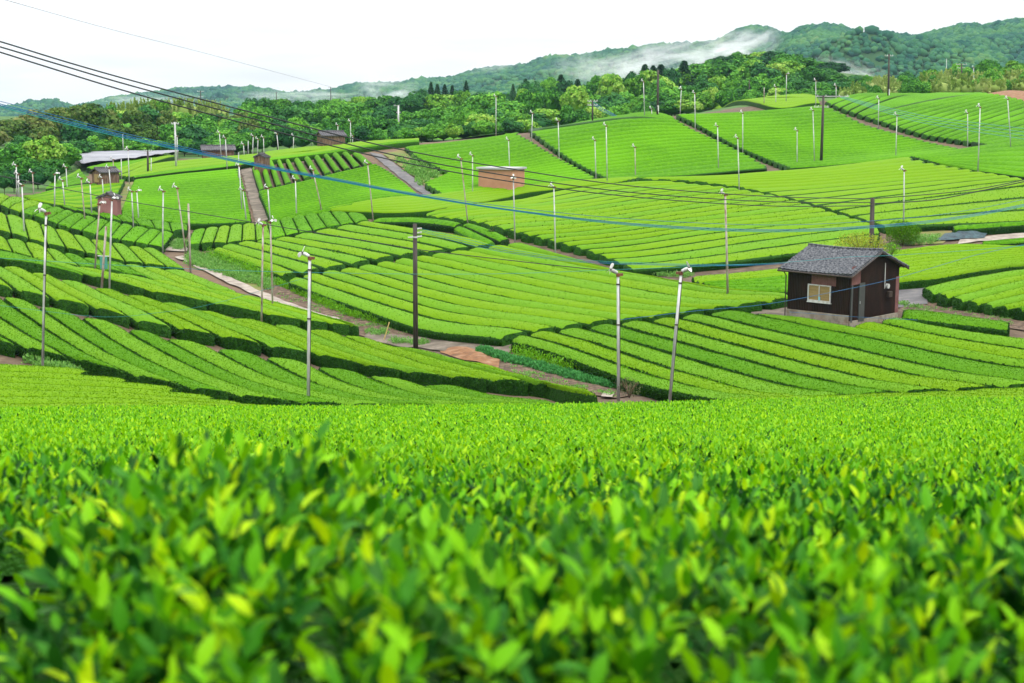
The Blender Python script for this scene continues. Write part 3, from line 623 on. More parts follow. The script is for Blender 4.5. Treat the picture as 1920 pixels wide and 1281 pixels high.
sheet('upper_concrete_track', [(1795, 459), (1850, 454), (1935, 447)], [(1800, 452), (1860, 445), (1935, 437)], M['concrete'], 0.1)
sheet('upper_soil_patch', [(1700, 462), (1770, 459)], [(1715, 436), (1790, 434)], M['straw'], 0.08, 10, rough=0.05)
sheet('steep_dirt_track', [(478, 420), (464, 362), (452, 318)], [(506, 414), (486, 356), (470, 314)], M['tracksoil'], 0.08)
sheet('asphalt_hill_lane', [(796, 368), (745, 330), (692, 287)], [(812, 366), (770, 330), (714, 290)], M['asphalt'], 0.08)
sheet('dry_grass_bank', [(818, 366), (776, 332), (718, 290)], [(800, 348), (838, 334), (786, 302), (756, 282)], M['straw'], 0.1, 10, rough=0.1)
sheet('grassy_footpath', [(222, 402), (224, 372), (236, 345)], [(230, 402), (242, 358), (258, 340)], M['straw'], 0.08)
sheet('bare_earth_bank', [(1845, 186), (1935, 202)], [(1838, 172), (1935, 160)], M['orange'], 0.3, 8, bulge=0.5, y0=150)

# leafy stuff: weeds, young tea, vegetables
def clumps(name, A, B, n, size, h, m, label, cat, kind=None, per=40, group=None, off=0.0, y0=46, clmp=0.3):
    """leafy plants spread between two pixel polylines on the ground"""
    a = res_poly(A, 60); b = res_poly(B, 60); i = RNG.uniform(0, 58.99, n); k = i.astype(int); f = (i - k)[:, None]; t = RNG.random((n, 1))
    pp = (a[k] * (1 - f) + a[k + 1] * f) * (1 - t) + (b[k] * (1 - f) + b[k + 1] * f) * t
    W = np.array([hit(x, y, y0, 480, -HH) for x, y in pp])
    W = np.repeat(W, per, 0); r = norm(RNG.normal(0, 1, (len(W), 3))); r[:, 2] = np.abs(r[:, 2])
    rad = RNG.random((len(W), 1)) ** 0.4
    P = W + r * rad * np.array([clmp, clmp, h]) + np.array([0, 0, off])
    V, q = cards(P, r, size, up=0.6, spread=0.9, wid=0.5)
    o = link(name, mesh_np(name, V, q, m, None, False)); return tag(o, label, cat, group, kind)
clumps('weed_patch', [(350, 495), (430, 522), (505, 545)], [(352, 474), (425, 488), (520, 520)], 420, 0.12, 0.35, M['weed'], 'weedy grass bank beside the concrete path', 'weeds', 'stuff', 50)
clumps('weed_patch', [(395, 490), (450, 508), (505, 530)], [(392, 480), (450, 496), (515, 520)], 140, 0.1, 0.7, M['young'], 'ragged young tea plants on the weedy bank', 'weeds', 'stuff', 60)
clumps('weed_patch', [(55, 690), (100, 700), (148, 708)], [(52, 670), (95, 675), (140, 694)], 70, 0.16, 0.35, M['weed'], 'tuft of long grass at the foot of the leftmost near fan pole', 'weeds', 'stuff', 40)
clumps('weed_patch', [(690, 628), (725, 632)], [(692, 620), (722, 622)], 22, 0.1, 0.25, M['weed'], 'weed tuft beside the track left of the bamboo stake', 'weeds', 'stuff', 40)
clumps('weed_patch', [(735, 645), (800, 650)], [(735, 638), (800, 642)], 40, 0.1, 0.25, M['weed'], 'low creepers at the foot of the dark utility pole', 'weeds', 'stuff', 30)
clumps('weed_patch', [(1700, 462), (1760, 458)], [(1715, 448), (1765, 444)], 50, 0.14, 0.3, M['weed'], 'weeds on the soil patch behind the dark shed', 'weeds', 'stuff', 30)
clumps('weed_patch', [(316, 470), (330, 455)], [(345, 470), (352, 455)], 60, 0.12, 0.4, M['weed'], 'grass beside the small concrete landing', 'weeds', 'stuff', 30)
clumps('weed_patch', [(1690, 570), (1725, 578)], [(1690, 574), (1725, 582)], 16, 0.1, 0.2, M['weed'], 'grass edge beside the asphalt right of the shed', 'weeds', 'stuff', 30)
clumps('weed_patch', [(790, 352), (830, 330)], [(740, 300), (775, 295)], 120, 0.25, 0.4, M['weed'], 'scrubby plants on the dry grass bank', 'weeds', 'stuff', 30)
clumps('weed_patch', [(1230, 519), (1290, 522)], [(1225, 515), (1300, 515)], 40, 0.12, 0.3, M['weed'], 'weeds on the soil left of the small back field', 'weeds', 'stuff', 30)
def bushes(pts, where, h, w, m, cat='young tea bush', nm='young_tea_bush', ls=0.1, k=260):
    P = np.array([hit(x, y, 46, 480, -HH) for x, y in pts]); s = np.concatenate([[0], np.cumsum(np.linalg.norm(np.diff(P[:, :2], axis=0), axis=1))])
    n = int(s[-1] / (w * 0.85)); 
    for i in range(n):
        t = (i + 0.5) / n * s[-1]; x = np.interp(t, s, P[:, 0]) + random.uniform(-.06, .06); y = np.interp(t, s, P[:, 1]) + random.uniform(-.06, .06)
        z = float(zc(x, y)) - HH; r = norm(RNG.normal(0, 1, (k, 3))); r[:, 2] = np.abs(r[:, 2]); rad = RNG.random((k, 1)) ** 0.35
        hh = h * random.uniform(0.75, 1.2); ww = w * random.uniform(0.5, 0.7)
        Q = r * rad * np.array([ww, ww, hh]); V, q = cards(Q, r, ls, up=0.8, spread=0.7, wid=0.5)
        tag(link(nm, mesh_np(nm, V, q, m, None, False), loc=(x, y, z)), '%s %s from the left in %s' % (ordw(i + 1), cat, where), cat, cat + ' plants in ' + where)
bushes([(520, 532), (575, 557), (629, 582), (692, 602), (772, 622), (816, 633)], 'the row at the tilled soil', 0.42, 0.62, M['young'])
bushes([(966, 668), (1010, 682), (1066, 694), (1151, 712), (1260, 731), (1400, 749)], 'the row above the vegetables', 0.6, 0.85, M['young'])
bushes([(899, 658), (962, 678), (1066, 706), (1151, 724), (1225, 735), (1310, 748)], 'the blue-green vegetable row', 0.26, 0.5, M['potato'], 'leafy vegetable plant', 'vegetable_plant', 0.16, 170)
bushes([(903, 661), (966, 682), (1070, 710), (1155, 728), (1229, 739)], 'the front vegetable line', 0.22, 0.45, M['potato'], 'leafy vegetable plant', 'vegetable_plant', 0.15, 160)
clumps('weed_patch', [(520, 560), (640, 606), (760, 632), (900, 646)], [(510, 540), (650, 590), (780, 622), (900, 638)], 60, 0.1, 0.12, M['weed'], 'scattered small weeds on the tilled soil', 'weeds', 'stuff', 22)
clumps('weed_patch', [(960, 700), (1060, 730), (1150, 746)], [(960, 690), (1060, 718), (1150, 738)], 40, 0.1, 0.12, M['weed'], 'sparse weeds on the soil below the vegetables', 'weeds', 'stuff', 22)
clumps('weed_patch', [(1700, 590), (1800, 600), (1900, 612)], [(1700, 574), (1800, 586), (1900, 600)], 40, 0.1, 0.14, M['weed'], 'sparse weeds on the dirt right of the shed', 'weeds', 'stuff', 22)
# netting heap and stake
sheet('black_netting', [(1752, 455), (1845, 449)], [(1770, 441), (1850, 433)], mat('black_netting', [(0.01, 0.02, 0.03), (0.03, 0.07, 0.08)], 3, 0.7, bump=1.0, bscale=6), 0.15, 12, bulge=0.25, rough=0.15, kind=None, label='crumpled black netting heaped beside the concrete track', cat='netting')
b = MB(); p = hit(719, 640, 46, 480, -HH); q = ptd(730, 604, p[1]); b.tube([p, (p + q) / 2 + [0.01, 0, 0], q], 0.03)
tag(b.build('bamboo_stake', mat('bamboo_cane', color=(0.42, 0.33, 0.12))), 'leaning tan bamboo stake by the dirt track', 'stake')

# ------------------------------------------------------------------ dark shed
M['shed'] = mat('dark_corrugated_steel', [(0.007, 0.004, 0.003), (0.013, 0.0065, 0.0045), (0.024, 0.011, 0.007)], 2, 0.55, stretch=(1, 1, 0.3), detail=6, spec=0.15)
M['pinkc'] = mat('faded_red_steel', [(0.11, 0.045, 0.04), (0.17, 0.085, 0.08)], 3, 0.7)
M['roof'] = mat('grey_roof_tile', [(0.012, 0.015, 0.021), (0.032, 0.037, 0.046), (0.10, 0.108, 0.12)], 14, 0.6, detail=3, spec=0.12, patch=(9.0, (0.2, 0.21, 0.22), 0.4))
M['roofdark'] = mat('dark_roof_tile', [(0.03, 0.03, 0.035), (0.08, 0.08, 0.09)], 2, 0.6)
M['plinth'] = mat('stained_concrete', [(0.07, 0.06, 0.045), (0.2, 0.19, 0.15), (0.28, 0.26, 0.21)], 1.6, 0.9, detail=7, patch=(3, (0.14, 0.07, 0.03), 0.35))
M['doorg'] = mat('grey_door', [(0.035, 0.04, 0.038), (0.055, 0.06, 0.056)], 2, 0.5)
M['blind'] = mat('straw_blind', [(0.2, 0.14, 0.05), (0.3, 0.22, 0.1)], 4, 0.8, stretch=(0.3, 0.3, 8))
M['wood'] = mat('weathered_boards', [(0.04, 0.025, 0.018), (0.12, 0.075, 0.05), (0.22, 0.16, 0.12)], 4, 0.85, stretch=(3, 3, 0.4))
M['pinkwall'] = mat('pink_steel_wall', [(0.19, 0.085, 0.085), (0.25, 0.12, 0.12)], 1, 0.8)
M['brick'] = mat('terracotta_block', [(0.3, 0.15, 0.09), (0.38, 0.2, 0.125)], 1, 0.9)
M['slab'] = mat('pale_roof_slab', [(0.24, 0.25, 0.27), (0.34, 0.35, 0.36)], 1, 0.8)
def corr(W, H, amp=0.012, pitch=0.1):
    """corrugated panel in the xz plane, facing -y"""
    n = max(8, int(W / pitch) * 6); xs = np.linspace(0, W, n); ys = -amp * np.sin(xs / pitch * 2 * math.pi)
    V = np.array([(x, y, z) for x, y in zip(xs, ys) for z in (0, H)]); q = np.array([(2 * i, 2 * i + 2, 2 * i + 3, 2 * i + 1) for i in range(n - 1)])
    return V, q
def tiled_roof(L, slope_len, th=0.05, pitch=0.27, course=0.24):
    """wavy tile sheet: x along the eave, y up the slope"""
    nx = int(L / pitch * 6); ny = int(slope_len / course) * 4 + 1
    X, Y = np.meshgrid(np.linspace(0, L, nx), np.linspace(0, slope_len, ny), indexing='ij')
    Z = 0.055 * np.abs(np.sin(X / pitch * math.pi)) ** 0.7 + 0.06 * (1 - (Y / course) % 1.0)
    Z += 0.012 * (_h((X / pitch).astype(int), (Y / course).astype(int), 0 * X.astype(int), 5) - 0.5)
    V = np.stack([X, Y, Z], -1).reshape(-1, 3); idx = np.arange(nx * ny).reshape(nx, ny)
    q = np.stack([idx[:-1, :-1], idx[1:, :-1], idx[1:, 1:], idx[:-1, 1:]], -1).reshape(-1, 4)
    Vb = V - [0, 0, 0.11]; V2 = np.concatenate([V, Vb]); n0 = len(V)
    e = []
    for line in (idx[0, :], idx[-1, :], idx[:, 0], idx[:, -1]): e += [(line[i], line[i + 1], line[i + 1] + n0, line[i] + n0) for i in range(len(line) - 1)]
    return V2, np.concatenate([q, q[:, ::-1] + n0, np.array(e)])
def xf(V, M3, t): return np.asarray(V) @ np.asarray(M3).T + np.asarray(t)
def dark_shed():
    d = 71.5; c = ptd(1590, 607, d)
    # local frame: x along the eave wall (corner at x=0, towards -x), y along the gable wall going back
    ang = math.atan2(-0.70, 0.714)       # direction of +x (from far left corner to the front corner)
    root = empty('shed', c, ang)
    tag(root, 'dark brown corrugated shed with grey tiled roof and blind-covered window', 'shed')
    EL, GW, WH, RR = 3.65, 4.9, 2.6, 0.9
    def panel(name, x0, z0, W, H, m, face='eave', out_=0.0, parent=root, amp=0.012, pitch=0.1):
        V, q = corr(W, H, amp, pitch)
        if face == 'eave': V = V + [x0, -out_, z0]
        else: V = np.stack([-V[:, 1] + out_, x0 + V[:, 0], V[:, 2] + z0], -1)
        return link(name, mesh_np(name, V, q, m, None, False), parent)
    # body
    b = MB(); e = 0.02
    V = [(-EL, e, 0), (-e, e, 0), (-e, GW, 0), (-EL, GW, 0), (-EL, e, WH), (-e, e, WH), (-e, GW, WH), (-EL, GW, WH), (-EL, GW / 2, WH + RR), (-e, GW / 2, WH + RR)]
    b.add(V, [(0, 1, 5, 4), (2, 3, 7, 6), (1, 2, 6, 9, 5), (3, 0, 4, 8, 7), (4, 5, 9, 8), (6, 7, 8, 9), (0, 3, 2, 1)])
    body = b.build('wall', M['shed'], root)
    # corrugated cladding on the two visible sides
    Vc, qc = corr(EL, WH - 0.42, 0.012, 0.1); Vc = Vc + [-EL, -0.02, 0.42]
    link('eave_cladding', mesh_np('eave_cladding', Vc, qc, M['shed'], None, False), root)
    n = int(GW / 0.1) * 6; ys = np.linspace(0, GW, n); xs = 0.02 + 0.012 * np.sin(ys / 0.1 * 2 * math.pi); zt = WH + RR * (1 - np.abs(ys - GW / 2) / (GW / 2)) - 0.03
    V = np.array([(x, y, z) for x, y, z1 in zip(xs, ys, zt) for z in (0.12, z1)]); q = np.array([(2 * i, 2 * i + 2, 2 * i + 3, 2 * i + 1) for i in range(n - 1)])
    link('gable_cladding', mesh_np('gable_cladding', V, q, M['shed'], None, False), root)
    b = MB(); b.box((-EL / 2, 0.0, 0.2), (EL + 0.04, 0.14, 0.44)); b.box((-EL / 2, 0.0, -0.25), (EL + 0.04, 0.2, 0.5)); b.box((0.0, GW / 2, -0.2), (0.14, GW, 0.6)); b.build('plinth', M['plinth'], root, bevel=0.01)
    # roof, two slopes with overhang
    oh, ohg = 0.42, 0.38; sl = math.hypot(GW / 2, RR); k = (sl + oh) / sl; ct, st = (GW / 2) / sl, RR / sl
    ro = None
    for side in (0, 1):
        Vt, qt = tiled_roof(EL + 2 * ohg, sl + oh)
        if side == 0: M3 = np.array([[1, 0, 0], [0, ct, -st], [0, st, ct]]).T; base = np.array([-EL - ohg, -oh * ct, WH - oh * st + 0.06])
        else: M3 = np.array([[-1, 0, 0], [0, -ct, st], [0, st, ct]]).T; base = np.array([ohg, GW + oh * ct, WH - oh * st + 0.06])
        P = Vt[:, 0:1] * (np.array([1, 0, 0]) if side == 0 else np.array([-1, 0, 0])) + Vt[:, 1:2] * np.array([0, ct if side == 0 else -ct, st]) + Vt[:, 2:3] * np.array([0, -st if side == 0 else st, ct]) + base
        # gentle sag of the old ridge
        P[:, 2] -= 0.07 * np.sin(np.clip((P[:, 0] + EL + ohg) / (EL + 2 * ohg), 0, 1) * math.pi)
        o = link('roof', mesh_np('roof', P, qt, M['roof'], None, False), root); ro = ro or o
    b = MB()
    for i in range(18):
        x = -EL - ohg + (i + 0.5) * (EL + 2 * ohg) / 18
        b.box((x, GW / 2, WH + RR + 0.13 - 0.07 * math.sin((i + .5) / 18 * math.pi)), ((EL + 2 * ohg) / 18 - 0.015, 0.24, 0.13), 0)
    b.build('ridge_tiles', M['roof'], ro, bevel=0.03)
    b = MB(); 
    for s_ in (-1, 1):
        yA = GW / 2; yB = GW / 2 + s_ * (GW / 2 + oh * ct); b.tube([(ohg - 0.03, yA, WH + RR - 0.03), (ohg - 0.03, yB, WH - oh * st - 0.03)], 0.05, 4)
    b.build('barge_board', M['dark'], ro)
    b = MB(); b.tube([(-EL - ohg, -oh * ct - 0.05, WH - oh * st), (ohg, -oh * ct - 0.05, WH - oh * st - 0.03)], 0.045, 8); b.tube([(-EL - 0.05, -oh * ct, WH - oh * st), (-EL - 0.06, -0.12, WH - 0.4), (-EL - 0.06, -0.12, -0.1)], 0.03, 6)
    b.build('gutter', M['dark'], ro)
    # window
    wx, wz, ww, wh = -EL + 1.3, 1.0, 1.3, 0.82
    b = MB()
    for (x, z, a, h) in ((wx, wz + wh / 2, 0.06, wh + .06), (wx + ww, wz + wh / 2, 0.05, wh + .06), (wx + ww / 2, wz, ww, 0.09), (wx + ww / 2, wz + wh, ww, 0.05), (wx + ww * 0.5, wz + wh / 2, 0.035, wh)):
        b.box((x, -0.075, z), (a, 0.07, h))
    fr = b.build('window', M['white'], root)
    b = MB(); b.box((wx + ww / 2, -0.05, wz + wh / 2), (ww - 0.03, 0.03, wh - 0.05))
    for i in range(9): b.box((wx + ww / 2, -0.07, wz + 0.1 + i * 0.09), (ww - 0.06, 0.012, 0.014))
    b.build('blind', M['blind'], fr)
    b = MB(); b.box((wx + ww * 0.52, -0.1, wz + 0.14), (0.1, 0.03, 0.18)); b.build('bottle', mat('pale_blue_plastic', color=(0.2, 0.45, 0.55)), fr)
    b = MB(); b.box((wx + ww / 2, -0.07, wz - 0.07), (ww + 0.12, 0.12, 0.04)); b.build('sill', M['white'], fr)
    panel('faded_panel', wx + 0.15, wz + wh + 0.02, 1.45, 0.62, M['pinkc'], 'eave', 0.05)['label'] = 'faded red patch above the window'
    panel('faded_panel', 0.12, 1.95, 0.85, 0.95, M['pinkc'], 'g', 0.05)['label'] = 'faded red patch beside the corner'
    panel('corner_strip', GW - 0.36, 0.1, 0.34, 1.95, M['pinkc'], 'g', 0.05)['label'] = 'faded red strip at the back corner'
    b = MB(); b.box((0.05, 0.18, 0.98), (0.05, 0.16, 1.9)); b.build('door_post', M['doorg'], root)
    b = MB(); b.box((0.06, 1.12, 1.0), (0.05, 0.55, 1.98)); dr = b.build('door', M['doorg'], root)
    b = MB(); b.box((0.1, 0.92, 1.0), (0.03, 0.03, 0.14)); b.build('handle', M['galv'], dr)
    b = MB(); b.tube([(0.07, 3.35, 2.85), (0.07, 3.37, 1.5)], 0.022, 6); b.build('conduit', M['white'], root)
    b = MB(); b.tube([(0.03, 3.62, 1.62), (0.16, 3.62, 1.62)], 0.13, 14); b.build('electric_meter', M['galv'], root)
    b = MB(); b.box((0.12, 3.8, 1.18), (0.18, 0.34, 0.3)); b.build('meter_box', M['dark'], root, bevel=0.02)
dark_shed()
def gable_hut(label, px, pyb, d, W, D, WH, RR, rz, wm, rm, oh=0.3, boards=True, door=None, win=None, cat='shed', name='shed', flat=False):
    """W: gable/front width (local x), D: depth (local y), ridge runs along y"""
    c = ptd(px, pyb, d); c[2] = min(c[2], c[2]); root = empty(name, c, rz); tag(root, label, cat)
    b = MB()
    if flat: b.box((0, D / 2, WH / 2 - 0.3), (W, D, WH + 0.6)); b.build('wall', wm, root, bevel=0.02)
    else:
        V = [(-W / 2, 0, -0.8), (W / 2, 0, -0.8), (W / 2, D, -0.8), (-W / 2, D, -0.8), (-W / 2, 0, WH), (W / 2, 0, WH), (W / 2, D, WH), (-W / 2, D, WH), (0, 0, WH + RR), (0, D, WH + RR)]
        b.add(V, [(0, 1, 5, 8, 4), (2, 3, 7, 9, 6), (1, 2, 6, 5), (3, 0, 4, 7), (0, 3, 2, 1), (5, 6, 9, 8), (7, 4, 8, 9)]); wl = b.build('wall', wm, root)
        if boards:
            b = MB()
            for i in range(int(W / 0.3)): b.box((-W / 2 + 0.15 + i * 0.3, -0.015, WH / 2 - 0.2), (0.04, 0.03, WH))
            for i in range(int(D / 0.3)):
                for s in (-1, 1): b.box((s * (W / 2 + 0.015), 0.15 + i * 0.3, WH / 2 - 0.2), (0.03, 0.04, WH))
            b.build('battens', wm, wl)
    b = MB()
    if flat: b.box((0, D / 2, WH + 0.1), (W + 2 * oh, D + 2 * oh, 0.2)); b.build('roof', rm, root, bevel=0.02)
    else:
        sl = math.hypot(W / 2, RR); ct, st = W / 2 / sl, RR / sl
        for s in (-1, 1):
            Mx = np.array([[s * ct, 0, -s * -st], [0, 1, 0], [-st, 0, ct]])
            A = np.array([0, 0, WH + RR + 0.05]); E = np.array([s * (W / 2 + oh * ct), 0, WH - oh * st + 0.05])
            t = np.array([0, 0, 0.1]); y0, y1 = -oh, D + oh
            V = [A + [0, y0, 0], A + [0, y1, 0], E + [0, y1, 0], E + [0, y0, 0]]; V = V + [v + t for v in V]
            b.add(V, [(0, 1, 2, 3), (4, 7, 6, 5), (0, 3, 7, 4), (1, 5, 6, 2), (2, 6, 7, 3)])
            for i in range(int(D / 0.3) + 1): b.tube([A + [0, y0 + 0.15 + i * 0.3, 0.13], E + [0, y0 + 0.15 + i * 0.3, 0.13]], 0.035, 5)
        r_ = b.build('roof', rm, root)
        b = MB(); b.tube([(0, -oh, WH + RR + 0.17), (0, D + oh, WH + RR + 0.17)], 0.09, 6); b.build('ridge_tiles', rm, r_)
    if door:
        b = MB(); b.box((door[0], -0.04, door[2] / 2), (door[1], 0.06, door[2])); dd = b.build('door', door[3], root)
        b = MB(); b.box((door[0] + door[1] * 0.35, -0.09, door[2] / 2), (0.05, 0.05, 0.2)); b.build('handle', M['dark'], dd)
    if win:
        b = MB(); b.box((win[0], -0.04, win[2]), (win[1], 0.06, win[3])); b.build('window', M['dark'], root)
    return root
gable_hut('small terracotta block hut with a flat white overhanging roof', 928, 352, 139, 3.7, 2.7, 1.75, 0, R(-28), M['brick'], M['slab'], 0.16, flat=True, cat='hut', name='pump_hut')
gable_hut('small windowless pink metal shed under a dark grey gable roof', 202, 398, 119, 1.6, 1.5, 1.1, 0.34, R(3), M['pinkwall'], M['roofdark'], 0.14)
gable_hut('tiled brown hut with a pale double door before the white netting', 181, 342, 149, 1.5, 2.3, 1.0, 0.35, R(-38), M['wood'], M['roofdark'], 0.2, door=(0.12, 0.75, 0.85, M['blind']))
gable_hut('long low brown shed with a dark roof behind the fan poles at the wood edge', 380, 294, 184, 1.9, 3.9, 0.85, 0.42, R(-74), M['wood'], M['roofdark'], 0.25)
gable_hut('tall narrow dark wooden hut at the top of the steep dirt track', 487, 316, 157, 1.3, 1.3, 1.15, 0.3, R(-14), M['wood'], M['roofdark'], 0.1)
gable_hut('dark brown board shed half hidden behind the crest before the trees', 600, 270, 181, 2.0, 3.0, 1.0, 0.45, R(-62), M['wood'], M['roofdark'], 0.2)
gable_hut('low house with a long pale roof among the trees on the ridge', 784, 193, 400, 3.2, 7.6, 1.2, 0.5, R(-84), M['wood'], M['slab'], 0.3, boards=False, cat='house', name='house')
# shade netting over a field: cloth stretched on posts
def shade_net():
    A = np.array([hit(x, y, 150, 480, 0.0) for x, y in res_poly([(152, 311), (240, 301), (335, 288)], 30)])
    B = np.array([hit(x, y, 150, 480, 0.0) for x, y in res_poly([(128, 293), (140, 288), (230, 287), (335, 286)], 30)])
    t = np.linspace(0, 1, 24)[None, :, None]; P = A[:, None] * (1 - t) + B[:, None] * t
    P[..., 2] = zc(P[..., 0], P[..., 1]) + 0.2 + 0.14 * np.abs(np.sin(P[..., 1] * 1.2)) + vnoise(P, 0.3, 4) * 0.08
    P2 = P.copy(); P2[..., 2] -= 0.05
    n, m = P.shape[:2]; idx = np.arange(n * m).reshape(n, m); q = np.stack([idx[:-1, :-1], idx[1:, :-1], idx[1:, 1:], idx[:-1, 1:]], -1).reshape(-1, 4)
    c = P[0, 0].copy(); root = empty('shade_net', c); tag(root, 'wide silvery white shade netting stretched over a field before the wood', 'shade netting')
    link('cloth', mesh_np('cloth', np.concatenate([P.reshape(-1, 3), P2.reshape(-1, 3)]) - c, [q, q[:, ::-1] + n * m], mat('silver_netting', [(0.1, 0.11, 0.13), (0.18, 0.19, 0.215), (0.27, 0.285, 0.31)], 0.5, 0.8, spec=0.1, stretch=(0.3, 4, 1), detail=5)), root)
    b = MB()
    side = P[0, :] - c; k = len(side); n = 0
    V = np.concatenate([side, side - [0, 0, 0.6]]); b.add(V, [(i, i + 1, i + 1 + k, i + k) for i in range(k - 1) if i != n - 1]); b.build('side_skirt', M['dark'], root)
shade_net()

# ------------------------------------------------------------------ fan poles
def fan_parts():
    d = {}
    b = MB(); b.tube([(0, 0, -0.05), (0.0, 0, 0.12)], 0.1, 10); b.tube([(0.02, 0, 0.05), (-0.16, 0, 0.2)], 0.05, 8); b.box((0.17, 0, 0.05), (0.15, 0.13, 0.13)); b.box((0.08, 0, 0.05), (0.1, 0.05, 0.05)); d['bracket'] = b
    b = MB(); b.tube([(-0.02, 0, 0.13), (-0.05, 0, 0.145), (-0.24, 0, 0.24), (-0.33, 0, 0.28), (-0.36, 0, 0.295)], [0.04, 0.085, 0.10, 0.085, 0.03], 12); d['motor'] = b
    b = MB(); b.tube([(-0.44, 0, 0.34), (-0.39, 0, 0.31), (-0.35, 0, 0.29)], [0.03, 0.07, 0.06], 10); d['hub'] = b
    # propeller plane is normal to the motor axis
    ax = norm(np.array([-0.9, 0, 0.45])); e1 = np.array([0, 1., 0]); e2 = np.cross(ax, e1); hubc = np.array([-0.41, 0, 0.32])
    for k in range(3):
        a = k * 2 * math.pi / 3 + 0.5; r = e1 * math.cos(a) + e2 * math.sin(a); t = np.cross(ax, r)
        V = []
        for f, w_, tw in ((0.04, 0.04, 0.7), (0.12, 0.08, 0.6), (0.22, 0.11, 0.5), (0.31, 0.09, 0.4), (0.34, 0.05, 0.35)):
            for s in (-1, 1):
                for th in (-0.008, 0.008): V.append(hubc + r * f + (t * math.cos(tw) + ax * math.sin(tw)) * s * w_ + ax * th)
        Fs = []
        for i in range(4):
            a0 = i * 4; Fs += [(a0, a0 + 4, a0 + 6, a0 + 2), (a0 + 1, a0 + 3, a0 + 7, a0 + 5), (a0, a0 + 1, a0 + 5, a0 + 4), (a0 + 2, a0 + 6, a0 + 7, a0 + 3)]
        Fs += [(0, 2, 3, 1), (16, 17, 19, 18)]
        b = MB(); b.add(V, Fs); d['blade%d' % k] = b
    return d
FP = {}
def get_me(key, b, m):
    if key not in FP:
        o = b.build(key.split('.')[0], m, None, sm=False); FP[key] = o.data; bpy.data.objects.remove(o)
    return FP[key]
_fp = fan_parts()
HM = {k: get_me(k, v, {'b': M['rustdark'], 'm': M['white'], 'h': M['dark']}[k[0]] if not k.startswith('blade') else M['white']) for k, v in _fp.items()}
HM['motor'].materials[0] = M['galv']
def pole_mesh(H, r, m, nm='pole', lean=(0, 0)):
    b = MB(); b.tube([(0, 0, -0.3), (lean[0] * 0.5, lean[1] * 0.5, H * 0.5), (lean[0], lean[1], H)], [r, r * 0.95, r * 0.85], 10); return b
def fan_pole(xt, yt, xb, yb, label, m='galv', rz=0.0, d=None, head=True, r=0.054, bands=True, s=0.78, group=None, cat='fan pole', name='fan_pole'):
    if d is None: p = hit(xb, yb, 46, 480, 0.0 if yb > 215 else -0.0); 
    else: p = ptd(xb, yb, d)
    x, y = p[0], p[1]; zg = float(zc(x, y)) - HH
    base = np.array([x, y, zg]); zt = uw(xt, yt)[1] * y; xt_ = uw(xt, yt)[0] * y
    H = zt - zg; full = (p[2] - zg); lx = (xt_ - x) * H / max(H - full, 0.5)
    root = empty(name, base); tag(root, label, cat, group)
    b = pole_mesh(H, r, M[m], lean=(lx, 0)); b.build('pole', M[m], root, sm=True)
    if bands and y < 75:
        b = MB()
        for t in (0.93, 0.62): b.tube([(lx * t, 0, H * t), (lx * (t + 0.004), 0, H * t + 0.05)], r * 1.25, 10)
        b.build('pole_clamp', M['dark'], root)
        b = MB(); b.tube([(lx * 0.1 + r, -0.03, H * 0.1), (lx * 0.5 + r, -0.03, H * 0.5), (lx * 0.97 + r, -0.03, H * 0.97)], 0.012, 5); b.build('conduit', M['dark'], root)
    if head:
        hd = empty('fan_head', (lx, 0, H), rz); hd.parent = root; s = s * (0.88 if y > 75 else 1.0); hd.scale = (s, s, s)
        for k, me in HM.items():
            if k.startswith('blade'): link('fan_blade', me, hd)
            else: link(k, me, hd)
    return root
PI = math.pi
W_ = 'white'
